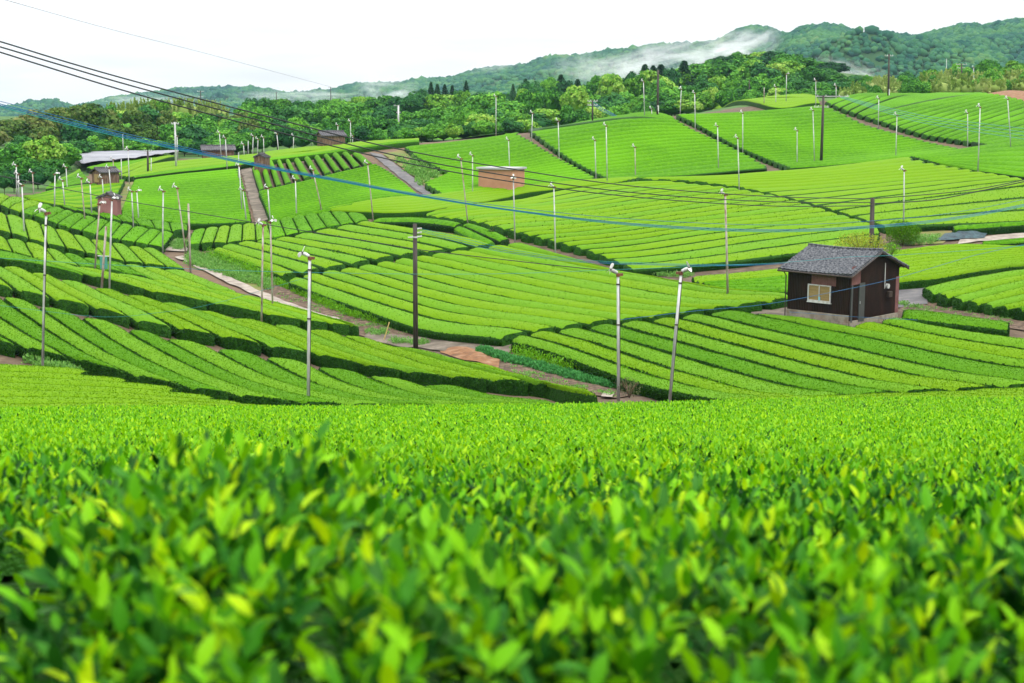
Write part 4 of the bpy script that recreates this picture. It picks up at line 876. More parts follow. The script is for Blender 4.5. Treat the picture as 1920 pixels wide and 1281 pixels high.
fans = [  # xt, yt, xb, yb, mat, yaw, label, extra
 (84, 402, 77, 668, 'galv', 0.8, 'pale fan pole with dark bracket, first tall one from the left edge among the terraces', {}),
 (580, 486, 577, 757, 'galv', -0.35, 'white fan pole rising from the rim of the foreground field, left of centre', dict(d=54.0, r=0.068)),
 (492, 424, 489, 600, 'rusty', 0.6, 'rust-streaked fan pole in the near pair beside the concrete path', {}),
 (507, 418, 511, 568, 'rusty', 2.4, 'rust-streaked fan pole right of its near twin, in the tilled soil', {}),
 (208, 376, 203, 530, 'galv', 2.6, 'banded grey fan pole standing before the pink shed', {}),
 (184, 384, 175, 500, 'rusty', 0.2, 'rusty fan pole left of the pink shed with a tilted white fan', dict(rz=2.9)),
 (305, 360, 304, 465, 'galv', 0.2, 'white fan pole at the right end of the block terrace', {}),
 (334, 354, 349, 462, 'rusty', 0.2, 'leaning rusty fan pole right of the block terrace', {}),
 (247, 360, 250, 416, 'galv', 0.3, 'left pole of the close pair right of the pink shed', {}),
 (257, 360, 260, 408, 'galv', 2.8, 'right pole of the close pair right of the pink shed', {}),
 (41, 349, 45, 432, 'galv', 0.6, 'white fan pole at far left before the dark trees', {}),
 (102, 328, 101, 382, 'galv', 2.8, 'white fan pole left of the small tiled hut, with a crooked fan', {}),
 (30, 312, 31, 364, 'galv', 0.2, 'taller pole of the pair at the foot of the left wood', dict(d=128)),
 (34, 328, 35, 366, 'galv', 0.2, 'shorter pole of the pair at the foot of the left wood', dict(d=127)),
 (61, 325, 63, 358, 'rusty', 0.4, 'thin brown fan pole against the dark left wood', dict(d=132)),
 (124, 315, 126, 350, 'galv', 0.4, 'fan pole in the far field left of the small tiled hut', {}),
 (118, 340, 122, 383, 'galv', 0.4, 'leaning fan pole on the slope left of the pink shed', {}),
 (153, 336, 160, 410, 'rusty', 0.4, 'long leaning grey pole at the back of the block terrace', {}),
 (169, 345, 172, 398, 'galv', 0.4, 'fan pole just left of the pink shed', {}),
 (192, 335, 194, 364, 'galv', 0.4, 'fan pole directly behind the pink shed', {}),
 (205, 316, 209, 360, 'galv', 0.2, 'fan pole in front of the tiled hut roof', {}),
 (212, 300, 213, 330, 'rusty', 0.2, 'thin fan pole at the right corner of the tiled hut', {}),
 (227, 298, 228, 328, 'galv', 0.2, 'slim pole without visible blades right of the tiled hut', dict(head=False)),
 (240, 282, 242, 334, 'galv', 1.2, 'fan pole before the middle of the white netting', {}),
 (230, 252, 231, 286, 'galv', 0.2, 'plain pole behind the white netting', dict(head=False)),
 (283, 296, 283, 320, 'galv', 0.2, 'short thin pole right of the dark post on the crest', dict(head=False)),
 (332, 256, 333, 292, 'galv', 0.2, 'fan pole beside the tallest pole at the netting edge', {}),
 (412, 250, 415, 291, 'galv', 0.2, 'left fan pole before the long low brown shed', {}),
 (423, 260, 426, 311, 'galv', 0.2, 'right fan pole before the long low brown shed', {}),
 (447, 286, 447, 333, 'galv', 0.2, 'upright pole at the top of the dirt track', dict(head=False)),
 (449, 312, 454, 390, 'galv', 0.2, 'long white pole along the left side of the dirt track', {}),
 (457, 358, 463, 410, 'galv', 0.2, 'leaning fan pole at the foot of the dirt track', {}),
 (457, 272, 458, 290, 'galv', 0.2, 'short fan pole right of the long low brown shed', {}),
 (465, 264, 465, 286, 'galv', 0.2, 'thin bare pole left of the tall narrow hut', dict(head=False)),
 (474, 256, 473, 286, 'galv', 0.2, 'fan pole just left of the tall narrow hut', {}),
 (483, 262, 482, 286, 'galv', 0.2, 'fan pole right behind the tall narrow hut', {}),
 (494, 259, 495, 285, 'galv', 0.2, 'curved-head fan pole right of the tall narrow hut', {}),
 (520, 252, 523, 281, 'galv', 0.2, 'fan pole on the crest, second to the right of the tall hut', {}),
 (550, 256, 549, 278, 'galv', 0.2, 'fan pole on the crest halfway between the tall hut and the board shed', {}),
 (584, 241, 584, 273, 'galv', 0.2, 'taller pole just left of the board shed', dict(head=False)),
 (633, 236, 633, 252, 'galv', 0.2, 'fan head showing above the board shed roof', dict(d=190)),
 (657, 229, 657, 267, 'galv', 0.2, 'fan pole right of the board shed', {}),
 (661, 256, 661, 267, 'galv', 0.2, 'small fan pole tucked right of the board shed', {}),
 (856, 224, 857, 243, 'galv', 0.2, 'small fan pole on the skyline above the flat-roofed hut', {}),
 (834, 236, 835, 247, 'galv', 0.2, 'tiny fan pole on the skyline left of the flat-roofed hut', {}),
 (930, 182, 930, 245, 'galv', 0.2, 'tall slim pole on the skyline above the flat-roofed hut', {}),
 (954, 264, 956, 311, 'galv', 0.3, 'fan pole just above the flat-roofed hut', {}),
 (691, 309, 701, 409, 'rusty', 0.2, 'rusty leaning fan pole at the right end of the slab field', {}),
 (590, 320, 606, 390, 'rusty', 0.3, 'leaning fan pole in the middle of the dark green slope', {}),
 (554, 338, 556, 399, 'galv', 0.3, 'white fan pole at the lower left of the dark green slope', {}),
 (503, 354, 507, 406, 'galv', 0.3, 'fan pole beside the right edge of the dirt track', {}),
 (866, 299, 879, 414, 'rusty', 0.3, 'red-brown leaning fan pole left of the flat-roofed hut', {}),
 (886, 293, 886, 358, 'galv', 0.3, 'white fan pole just left of the flat-roofed hut', {}),
 (963, 337, 966, 442, 'galv', 1.6, 'white fan pole below the flat-roofed hut at the wide field edge', {}),
 (1039, 352, 1042, 470, 'galv', 0.5, 'white fan pole with dark head over the soil strip', {}),
 (1047, 228, 1049, 296, 'galv', 0.3, 'fan pole halfway down the diagonal soil strip', {}),
 (998, 213, 996, 264, 'galv', 0.3, 'fan pole at the top of the left soil strip', {}),
 (1003, 193, 1004, 231, 'galv', 0.3, 'taller pole against the trees at the top of the left soil strip', {}),
 (979, 215, 980, 236, 'galv', 0.3, 'small pole left of the top of the soil strip', dict(head=False)),
 (1024, 212, 1024, 230, 'galv', 0.3, 'small fan pole on the skyline right of the left soil strip', {}),
 (1062, 208, 1063, 228, 'galv', 0.3, 'left pole of the skyline trio', {}),
 (1067, 207, 1067, 227, 'galv', 2.6, 'middle pole of the skyline trio', {}),
 (1072, 206, 1072, 226, 'galv', 0.3, 'right pole of the skyline trio', {}),
 (1089, 203, 1090, 223, 'galv', 0.3, 'small skyline pole just right of the trio', {}),
 (1104, 208, 1104, 222, 'galv', 0.3, 'small skyline pole beside the dark lattice post', {}),
 (1137, 237, 1139, 339, 'galv', 0.3, 'tallest white fan pole on the hillside between the soil strips', {}),
 (1116, 264, 1118, 331, 'galv', 0.3, 'fan pole at the foot of the left soil strip', {}),
 (1191, 277, 1192, 326, 'rusty', 0.3, 'small rusty fan pole in the middle of the hillside', {}),
 (1207, 154, 1209, 213, 'galv', 0.3, 'tall pale fan pole on the skyline left of the dark pole', {}),
 (1277, 168, 1275, 209, 'galv', 1.0, 'fan pole on the skyline at the top of the right soil strip', {}),
 (1303, 176, 1304, 240, 'galv', 0.3, 'fan pole standing in the upper part of the right soil strip', {}),
 (1346, 238, 1348, 314, 'galv', 0.3, 'white fan pole above the lower end of the right soil strip', {}),
 (1393, 213, 1393, 280, 'galv', 0.3, 'fan pole just right of the right soil strip', {}),
 (1384, 260, 1387, 350, 'galv', 0.3, 'fan pole at the dark hedge boundary of the middle field', {}),
 (1361, 367, 1366, 543, 'rusty', 0.3, 'tall rusty fan pole rising from the small field behind the dark shed', dict(r=0.07, d=85)),
 (1475, 140, 1474, 190, 'galv', 2.8, 'tall fan pole with a red and white head before the wood', {}),
 (1455, 164, 1455, 191, 'galv', 0.3, 'shorter pole left of the red-headed fan pole', {}),
 (1530, 152, 1530, 193, 'galv', 0.3, 'fan pole on the skyline just left of the crossarm pole', {}),
 (1568, 162, 1568, 184, 'galv', 0.3, 'small skyline pole right of the crossarm pole', {}),
 (1525, 208, 1528, 300, 'galv', 0.3, 'white fan pole just left of the crossarm pole', {}),
 (1495, 246, 1495, 303, 'galv', 0.3, 'small white fan pole left of the crossarm pole', {}),
 (1648, 186, 1647, 239, 'galv', 0.3, 'fan pole in the diagonal gap of the top right hillside', {}),
 (1682, 217, 1680, 290, 'galv', 0.3, 'fan pole right of the diagonal gap of the top right hillside', {}),
 (1815, 213, 1815, 272, 'galv', 0.3, 'fan pole at the lower end of the diagonal gap', {}),
 (1838, 202, 1834, 318, 'galv', 0.5, 'tallest white fan pole of the right hillside', {}),
 (1891, 187, 1897, 272, 'galv', 0.3, 'fan pole nearest the upper right corner', {}),
 (1696, 321, 1695, 422, 'galv', 0.3, 'large white fan pole right of the dark pole behind the shed', {}),
 (1775, 110, 1774, 168, 'galv', 0.3, 'pale skyline pole left of the dark transformer pole', dict(head=False)),
 (1794, 142, 1794, 166, 'galv', 2.8, 'short red-headed fan pole beside the transformer pole', {}),
 (1826, 127, 1826, 168, 'galv', 0.3, 'pale skyline pole right of the transformer pole', {}),
 (1433, 164, 1433, 193, 'rusty', 0.3, 'thin brown pole in the pale far field', dict(head=False)),
 (1222, 205, 1222, 212, 'galv', 0.3, 'tiny fan head just left of the dark skyline pole', {}),
 (1159, 517, 1160, 747, 'galv', 0.15, 'tall white fan pole with dark specks right of centre, blades toward the left', dict(d=55, r=0.064)),
 (1276, 514, 1254, 752, 'galv', 2.9, 'leaning white fan pole between the foreground and the shed field', dict(d=54, r=0.062)),
]
for f in fans:
    ex = dict(f[7]); yaw = ex.pop('rz', f[5]); 
    fan_pole(f[0], f[1], f[2], f[3], f[6], f[4], yaw, group='frost fan poles', **ex)
for (xt, yt, xb, yb, lab, m, d_, rr) in [
    (196, 425, 188, 527, 'leaning bare post left of the green control box', 'rusty', None, 0.07),
    (353, 382, 357, 501, 'bare rusty post by the concrete landing', 'rusty', None, 0.07)]:
    fan_pole(xt, yt, xb, yb, lab, m, d=d_, head=False, r=rr, cat='post', name='post')
p = hit(196, 528, 46, 480, -HH); b = MB(); b.box((0, 0, 1.15), (0.42, 0.2, 0.75)); root = empty('control_box', p); tag(root, 'green electrical control box between two poles on the terrace', 'electrical box'); b.build('cabinet', mat('green_cabinet', color=(0.05, 0.2, 0.16)), root, bevel=0.02)
b = MB(); b.box((0, 0, 0.4), (0.06, 0.06, 0.9)); b.build('leg', M['galv'], root); b = MB(); b.tube([(-0.35, 0, 1.58), (0.35, 0, 1.55)], 0.03, 6); b.build('crossbar', M['galv'], root)

def utility_pole(xt, yt, xb, yb, label, d=None, m='pole_black', r=0.12, arms=(), white=0, ins=0, box=False):
    p = hit(xb, yb, 46, 480) if d is None else ptd(xb, yb, d); y = p[1]; x = p[0]; zg = float(zc(x, y)) - HH
    if d is not None and y > 250: zg = min(zg, p[2])
    H = uw(xt, yt)[1] * y - zg; lx = (uw(xt, yt)[0] * y - x)
    root = empty('utility_pole', (x, y, zg)); tag(root, label, 'utility pole')
    b = MB(); b.tube([(0, 0, -0.4), (lx * .5, 0, H * .5), (lx, 0, H)], [r * 1.1, r, r * 0.85], 12); b.build('pole', M[m], root, sm=True)
    for (z, w_, o_) in arms:
        b = MB(); b.box((lx + o_, 0, H - z), (w_, 0.09, 0.09)); ar = b.build('crossarm', M['galv'], root)
        b = MB()
        for i in (-0.45, -0.2, 0.2, 0.45): b.tube([(lx + o_ + i * w_, 0, H - z + 0.04), (lx + o_ + i * w_, 0, H - z + 0.18)], 0.04, 6)
        b.build('insulator', M['white'], ar)
    if ins:
        b = MB()
        for i in range(3): b.tube([(lx + r, 0, H - 0.25 - i * 0.2), (lx + r + 0.22, 0, H - 0.22 - i * 0.2)], 0.045, 8)
        b.build('insulator', M['galv'], root)
        b = MB(); b.tube([(lx, 0, H - 0.62), (lx, 0, H - 0.7)], r * 1.15, 10); b.tube([(lx - 0.35, 0, H - 0.68), (lx, 0, H - 0.66)], 0.035, 6); b.build('bracket', M['galv'], root)
    if white:
        b = MB(); b.tube([(0, 0, HH + 0.0), (lx * 0.1, 0, HH + white)], r * 1.05, 12); b.build('base_sleeve', M['white'], root)
    if box:
        b = MB(); b.tube([(0.3, 0, H * 0.32), (0.3, 0, H * 0.32 + 0.8)], 0.28, 12); b.build('transformer', M['galv'], root)
    return root
utility_pole(778, 420, 779, 640, 'dark tarred utility pole in the middle of the picture by the dirt track', d=71, r=0.12, ins=1)
utility_pole(1636, 371, 1635, 478, 'thick dark utility pole rising behind the dark shed', d=84, m='pole_black', r=0.15, ins=0)
utility_pole(1544, 179, 1540, 298, 'dark utility pole with a pale crossarm on the right hillside', arms=((0.1, 3.6, 1.0), (1.25, 1.6, -0.2)), r=0.15)
utility_pole(1667, 101, 1666, 179, 'tall dark pole with a white base on the right skyline', white=0.9, r=0.15, arms=((0.3, 1.2, 0),))
utility_pole(1803, 119, 1803, 167, 'dark pole carrying a transformer on the right skyline', r=0.15, arms=((0.2, 2.2, 0), (0.9, 1.6, 0)), box=True)
utility_pole(1234, 131, 1233, 213, 'dark pole with a white base on the middle skyline', white=1.0, r=0.14)
utility_pole(1111, 187, 1111, 222, 'dark lattice post carrying blue wires on the skyline', r=0.1, arms=((0.2, 1.3, 0), (0.7, 1.3, 0)))
utility_pole(277, 283, 277, 320, 'short dark post with a crossbar before the white netting', r=0.12, arms=((0.05, 0.9, 0),))
utility_pole(328, 229, 330, 311, 'tallest pale pole at the right end of the white netting', m='galv', r=0.12, arms=((0.2, 0.9, 0),))
utility_pole(747, 198, 747, 254, 'pale crossarm pole standing before the wood left of centre', m='galv', r=0.17, arms=((0.05, 0.9, -0.3), (1.2, 0.7, 0)))
utility_pole(376, 170, 377, 208, 'distant H-shaped dark pole above the left wood', d=330, arms=((0.2, 1.6, 0), (1.4, 1.2, 0)))
utility_pole(518, 172, 518, 190, 'distant dark pole above the wood, left one of two', d=400, arms=((0.2, 1.4, 0),))
utility_pole(620, 163, 620, 186, 'distant dark pole above the wood, right one of two', d=400, arms=((0.2, 1.4, 0),))
utility_pole(1405, 150, 1405, 180, 'thin dark pole against the wood right of the middle skyline', d=260, r=0.1)

# ------------------------------------------------------------------ cables
def cable(pts, d0, d1, label, m, r=0.022, cat='cable', name='overhead_cable', group=None):
    """pixel support points; distance runs so that the plan is straight"""
    x0, x1 = pts[0][0], pts[-1][0]; P = []
    for px, py in pts:
        t = (px - x0) / (x1 - x0); d = 1.0 / ((1 - t) / d0 + t / d1); P.append(ptd(px, py, d))
    C = catmull(P, 70); b = MB(); b.tube(C - C[0], r, 6); o = b.build(name, M[m], None, C[0], sm=True); tag(o, label, cat, group)
c1 = [(-120, 44), (0, 78), (137, 120), (283, 161), (480, 213), (730, 276), (960, 317), (1185, 349), (1435, 368), (1636, 373)]
c2 = [(-120, 54), (0, 88), (107, 120), (250, 162), (480, 224), (730, 289), (960, 331), (1185, 361), (1435, 378), (1636, 380)]
c3 = [(-120, 62), (0, 98), (70, 120), (250, 175), (480, 237), (730, 299), (960, 341), (1185, 369), (1435, 386), (1636, 386)]
for c, w_ in ((c1, 'topmost'), (c2, 'middle'), (c3, 'lowest')): cable(c, 46, 84, '%s of the three black cables sweeping down from upper left' % w_, 'cable', 0.026, group='black power cables')
cable([(1636, 373), (1815, 357), (1960, 329)], 84, 84, 'upper black cable leaving the thick pole to the right', 'cable', 0.026)
cable([(1636, 382), (1740, 376), (1815, 363), (1960, 332)], 84, 84, 'lower black cable leaving the thick pole to the right', 'cable', 0.032)
for k, (o0, o1, w_) in enumerate(((0, 0, 'highest'), (5, 9, 'second'), (8, 11, 'third'), (11, 13, 'lowest'))):
    cable([(-120, 162 + o0), (0, 190 + o0), (125, 222 + o0), (250, 254 + o0 * 0.8), (480, 306 + o0 * .5), (630, 335 + o0 * .4), (780, 363 + o0 * .4), (960, 389 + o1 * .5), (1185, 411 + o1 * .9), (1440, 422 + o1), (1640, 414 + o1), (1800, 397 + o1), (1980, 362 + o1)],
          52, 88, '%s strand of the blue cable bundle crossing the whole valley' % w_, 'bluecable' if k < 3 else 'teal', 0.017 if k else 0.012, group='blue cable bundle')
cable([(-80, 478), (0, 484), (125, 492), (212, 497), (398, 506), (577, 511), (780, 514), (960, 513), (1146, 506), (1440, 494), (1590, 482), (1652, 480), (1800, 471), (1960, 457)], 66, 66, 'long teal wire strung across the fan poles above the central field', 'teal', 0.009)
for k, o in enumerate((0, 5, 9)):
    cable([(782, 427 + o * .6), (880, 450 + o), (960, 468 + o * .8), (1100, 488 + o * .5), (1331, 496 + o * .3), (1475, 492 + o * .3), (1660, 476 + o * .6)], 71, 80, '%s blue-green wire running right from the dark middle pole' % ('upper', 'central', 'lower')[k], 'bluecable' if k else 'teal', 0.011)
cable([(-60, 568), (0, 573), (186, 594), (300, 586), (398, 570), (577, 520)], 62, 60, 'thin teal wire drooping over the lowest terraces', 'teal', 0.006)
cable([(-80, 316), (0, 330), (210, 372), (480, 418), (640, 444), (778, 467), (833, 474), (980, 491), (1119, 506)], 84, 70, 'single black cable slanting past the pink shed to the middle pole', 'cable', 0.022)
cable([(1160, 600), (1305, 583), (1440, 570), (1600, 540), (1686, 520), (1789, 490), (1840, 476), (1960, 450)], 60, 68, 'blue wire crossing in front of the dark shed', 'bluecable', 0.009)
cable([(1480, 585), (1600, 594), (1720, 600)], 66, 67, 'dark blue wire low against the shed base', 'bluecable', 0.008)
cable([(-60, -18), (10, 0), (200, 53), (400, 104), (620, 163)], 190, 400, 'thin pale wire high across the white sky', 'thin', 0.045)
for k in range(4):
    cable([(1575, 180 + k), (1690, 208 + 4 * k), (1765, 222 + 5 * k), (1960, 246 + 7 * k)], 178, 118, '%s of four green-blue wires fanning right from the crossarm pole' % ordw(k + 1), 'teal', 0.022)
for k in range(3):
    cable([(1111, 190 + 3 * k), (1130, 203 + 3 * k), (1165, 222 + k)], 190, 186, '%s blue wire sloping from the lattice post' % ordw(k + 1), 'bluecable', 0.03)
# bare shrub beside the white pole, yellow bush behind the shed
def shrub(px, py, d, h, w_, m, label, n=1500, sz=0.1, cat='shrub', y0=None):
    p = ptd(px, py, d) if d else hit(px, py, 46, 480, -HH); root = empty('shrub', p); tag(root, label, cat)
    b = MB()
    for k in range(9):
        a = k * 0.7; e = np.array([math.cos(a) * w_ * 0.6, math.sin(a) * w_ * 0.6, h * random.uniform(.7, 1)]); b.tube([(0, 0, 0), e * [0.4, 0.4, 0.55], e], [0.03, 0.02, 0.008], 5)
    b.build('stem', M['wood'], root)
    r = norm(RNG.normal(0, 1, (n, 3))); rad = RNG.random((n, 1)) ** 0.45; P = r * rad * np.array([w_, w_, h * 0.5]) + [0, 0, h * 0.55]
    P += (vnoise(P, 2.5, 3) * 0.15)[:, None] * r
    V, q = cards(P, r, sz, up=0.3, spread=1.0, wid=0.5); link('foliage', mesh_np('foliage', V, q, m, None, False), root)
M['yellowbush'] = mat('yellow_green_leaf', [(0.08, 0.16, 0.01), (0.22, 0.3, 0.015), (0.42, 0.42, 0.03)], 2, 0.5, island=0.8, trans=0.25)
M['twig'] = mat('brownish_leaf', [(0.04, 0.05, 0.015), (0.1, 0.13, 0.04)], 2, 0.7, island=0.8)
shrub(1612, 483, 82, 1.35, 1.5, M['yellowbush'], 'yellow-leaved bush growing just behind the dark shed', 2600)
shrub(1672, 480, 82.5, 0.7, 0.5, M['young'], 'small green sapling at the rear roof corner of the dark shed', 500)
shrub(1180, 746, 55, 0.75, 0.55, M['twig'], 'straggly brown shrub at the foot of the white pole right of centre', 500, 0.06)
shrub(1692, 460, None, 1.7, 1.25, M['flush_c'], 'round dark green bush at the end of the wide middle field', 6500, 0.1)
shrub(922, 452, None, 1.15, 0.25, M['leaf_old'], 'single dark upright plant in the hedge gap of the wedge field', 400, 0.09)

# ------------------------------------------------------------------ trees
TM = {}
def treemat(nm, st, trans=0.2): TM[nm] = mat(nm + '_foliage', st, 0.25, 0.65, island=0.55, objr=0.5, trans=trans, spec=0.08, detail=5)
treemat('green', [(0.007, 0.05, 0.008), (0.03, 0.14, 0.016), (0.075, 0.25, 0.024), (0.15, 0.37, 0.035)])
treemat('dark', [(0.004, 0.03, 0.01), (0.013, 0.08, 0.022), (0.035, 0.145, 0.03), (0.07, 0.22, 0.035)])
treemat('fresh', [(0.02, 0.1, 0.008), (0.07, 0.22, 0.016), (0.16, 0.34, 0.035), (0.3, 0.44, 0.08)])
treemat('brown', [(0.016, 0.06, 0.008), (0.045, 0.11, 0.015), (0.1, 0.155, 0.03), (0.19, 0.2, 0.07)])
treemat('conifer', [(0.005, 0.03, 0.015), (0.014, 0.06, 0.025), (0.03, 0.1, 0.033), (0.05, 0.14, 0.04)], 0.1)
treemat('bamboo', [(0.09, 0.19, 0.02), (0.18, 0.3, 0.05), (0.28, 0.38, 0.1), (0.36, 0.43, 0.15)], 0.35)
M['bark'] = mat('bark', [(0.03, 0.022, 0.015), (0.09, 0.07, 0.05)], 3, 0.9)
def ico():
    t = (1 + 5 ** .5) / 2; V = norm(np.array([(-1, t, 0), (1, t, 0), (-1, -t, 0), (1, -t, 0), (0, -1, t), (0, 1, t), (0, -1, -t), (0, 1, -t), (t, 0, -1), (t, 0, 1), (-t, 0, -1), (-t, 0, 1)], float))
    Fs = [(0, 11, 5), (0, 5, 1), (0, 1, 7), (0, 7, 10), (0, 10, 11), (1, 5, 9), (5, 11, 4), (11, 10, 2), (10, 7, 6), (7, 1, 8), (3, 9, 4), (3, 4, 2), (3, 2, 6), (3, 6, 8), (3, 8, 9), (4, 9, 5), (2, 4, 11), (6, 2, 10), (8, 6, 7), (9, 8, 1)]
    global I20; I20 = list(Fs)
    V = list(V); out_ = []; c = {}
    def mid(a, b):
        k = (min(a, b), max(a, b))
        if k not in c: v = V[a] + V[b]; V.append(v / np.linalg.norm(v)); c[k] = len(V) - 1
        return c[k]
    for a, b_, d in Fs: x, y, z = mid(a, b_), mid(b_, d), mid(d, a); out_ += [(a, x, z), (b_, y, x), (d, z, y), (x, y, z)]
    return np.array(V), np.array(out_)
IV, IF = ico()
def crown_mesh(kind, seed):
    g = np.random.default_rng(seed); Vs, Fs, off = [], [], 0
    def put(V, f):
        nonlocal off
        Vs.append(V); Fs.append(f + off); off += len(V)
    if kind in ('round', 'spread'):
        nc = 34; C = norm(g.normal(0, 1, (nc, 3))); C[:, 2] = np.abs(C[:, 2]) * 1.0 - 0.25
        rad = g.uniform(0.45, 0.78, (nc, 1)); zs = 0.5 if kind == 'round' else 0.4
        ctr = C * rad * np.array([1, 1, 0]) + np.array([0, 0, 1]) * (0.5 + C[:, 2:3] * rad * zs / 0.75)
        cr = g.uniform(0.2, 0.36, nc)
        for k in range(nc):
            n = 95; r = norm(g.normal(0, 1, (n, 3))); r[:, 2] = np.where(r[:, 2] < -0.3, -r[:, 2], r[:, 2])
            P = ctr[k] + r * cr[k] * np.array([1, 1, 0.6]) * g.uniform(0.8, 1.08, (n, 1))
            s = g.uniform(0.045, 0.095, (n, 1)); t = norm(np.cross(r + g.normal(0, .35, (n, 3)), g.normal(0, 1, (n, 3)))); b2 = norm(np.cross(r + g.normal(0, .4, (n, 3)), t)); zz = np.array([1, 1, 0.6])
            V = np.stack([P - t * s * zz, P - b2 * s * 0.8 * zz, P + t * s * zz, P + b2 * s * 0.8 * zz], 1).reshape(-1, 3); put(V, np.arange(4 * n).reshape(n, 4))
        core = IV * (0.62 + 0.12 * vnoise(IV, 2, seed)[:, None]) * np.array([1, 1, 0.45]) + [0, 0, 0.45]
        me_core = (core, IF)
    elif kind == 'cone':
        n = 2300; h = g.random(n) ** 0.8; a = g.uniform(0, 6.283, n); lay = (h * 13) % 1; rr = (1 - h) ** 0.85 * (0.55 + 0.45 * (1 - lay)) * g.uniform(0.8, 1.1, n) * (0.8 + 0.25 * np.sin(a * 5 + h * 20)) + 0.03
        P = np.stack([rr * np.cos(a), rr * np.sin(a), 0.08 + 0.92 * h], -1); r = np.stack([np.cos(a), np.sin(a), 0.3 + 0 * a], -1)
        s = g.uniform(0.06, 0.14, (n, 1)); t = norm(r * [1, 1, -0.4] + g.normal(0, .3, (n, 3))); b2 = norm(np.cross(r, t) + g.normal(0, .5, (n, 3))); zz = np.array([1, 1, 0.3])
        V = np.stack([P - t * s * zz, P - b2 * s * .6 * zz, P + t * s * zz, P + b2 * s * .6 * zz], 1).reshape(-1, 3); put(V, np.arange(4 * n).reshape(n, 4))
        core = IV.copy(); q = (IV[:, 2] + 1) / 2; core = np.stack([IV[:, 0] * (1 - q) * 0.75, IV[:, 1] * (1 - q) * 0.75, 0.08 + 0.85 * q], -1); me_core = (core, IF)
    else:   # bamboo grove clump: arching plumes
        nc = 22
        for k in range(nc):
            bx, by = g.uniform(-0.7, 0.7, 2); top = g.uniform(0.7, 1.0); ln = g.uniform(-0.3, 0.3, 2); n = 110; h = g.random(n) ** 0.7
            P = np.stack([bx + ln[0] * h ** 3 + g.normal(0, 0.10, n) * (1.1 - h), by + ln[1] * h ** 3 + g.normal(0, 0.10, n) * (1.1 - h), 0.08 + (top - 0.08) * h], -1)
            s = g.uniform(0.05, 0.12, (n, 1)); t = norm(np.stack([g.normal(0, .5, n), g.normal(0, .5, n), g.uniform(0.1, 1, n)], -1)); b2 = norm(np.cross(t, g.normal(0, 1, (n, 3)))); zz = np.array([1, 1, 0.5])
            V = np.stack([P - t * s * zz, P - b2 * s * .4, P + t * s * zz, P + b2 * s * .4], 1).reshape(-1, 3); put(V, np.arange(4 * n).reshape(n, 4))
        me_core = (IV * np.array([0.7, 0.7, 0.33]) + [0, 0, 0.42], IF)
    V = np.concatenate(Vs + [me_core[0]]); return V, [np.concatenate(Fs), me_core[1] + off]
def trunk_mesh(seed):
    g = random.Random(seed); b = MB(); b.tube([(0, 0, -0.08), (0.02, 0.01, 0.2), (0.03, -0.02, 0.5), (0.0, 0.0, 0.75)], [0.055, 0.04, 0.028, 0.012], 7)
    for k in range(5):
        a = g.uniform(0, 6.28); z = 0.2 + 0.09 * k; b.tube([(0.02, 0, z), (0.3 * math.cos(a), 0.3 * math.sin(a), z + 0.1), (0.55 * math.cos(a), 0.55 * math.sin(a), z + 0.2)], [0.022, 0.015, 0.006], 5)
    o = b.build('trunk', M['bark']); me = o.data; bpy.data.objects.remove(o); return me
CR = {}
for kind, shapes, mt in (('green', ('round', 'spread', 'round'), 'green'), ('dark', ('round', 'spread'), 'dark'), ('fresh', ('round', 'round'), 'fresh'), ('brown', ('round', 'spread'), 'brown'), ('conifer', ('cone', 'cone'), 'conifer'), ('bamboo', ('b', 'b'), 'bamboo')):
    CR[kind] = []
    for i, sh in enumerate(shapes):
        V, f = crown_mesh(sh, hash((len(CR), i)) % 1000 + 7); CR[kind].append(mesh_np('crown', V, f, TM[mt], None, False))
TR = [trunk_mesh(i) for i in range(3)]
DESC = {'green': 'leafy green tree', 'dark': 'dark evergreen tree', 'fresh': 'pale fresh green tree', 'brown': 'tan flowering tree', 'conifer': 'dark pointed conifer', 'bamboo': 'pale bamboo clump'}
NM = {'green': 'broadleaf_tree', 'dark': 'evergreen_tree', 'fresh': 'broadleaf_tree', 'brown': 'flowering_tree', 'conifer': 'conifer_tree', 'bamboo': 'bamboo_clump'}
BAND = {}
trng = random.Random(5)
def tree(px, top, wpx, d, kind, band):
    u, w = uw(px, top); x = u * d; zg = float(zc(x, d)) - HH; H = max(w * d - zg, 2.5); rad = wpx / F * d / 2
    BAND.setdefault((band, kind), []).append((px, top, x, d, zg, H, rad))
def place_trees():
    for (band, kind), L in BAND.items():
        L.sort(key=lambda t: t[0])
        for i, (px, top, x, d, zg, H, rad) in enumerate(L):
            o = empty(NM[kind], (x, d, zg), trng.uniform(0, 6.28)); s = trng.uniform(0.92, 1.08); Hc = min(H, rad * (3.4 if kind == 'conifer' else 2.6 if kind == 'bamboo' else 2.1))
            lab = (ordw(i + 1) + ' ' + DESC[kind] + ' from the left in ' + band) if len(L) > 1 else DESC[kind] + ' in ' + band
            tag(o, lab, 'bamboo' if kind == 'bamboo' else 'tree', 'trees in ' + band)
            cr = link('crown', CR[kind][trng.randrange(len(CR[kind]))], o, (0, 0, H - Hc)); cr.scale = (rad * s, rad / s, Hc)
            if kind != 'bamboo': tr = link('trunk', TR[trng.randrange(3)], o); tr.scale = (rad * .8, rad * .8, H)
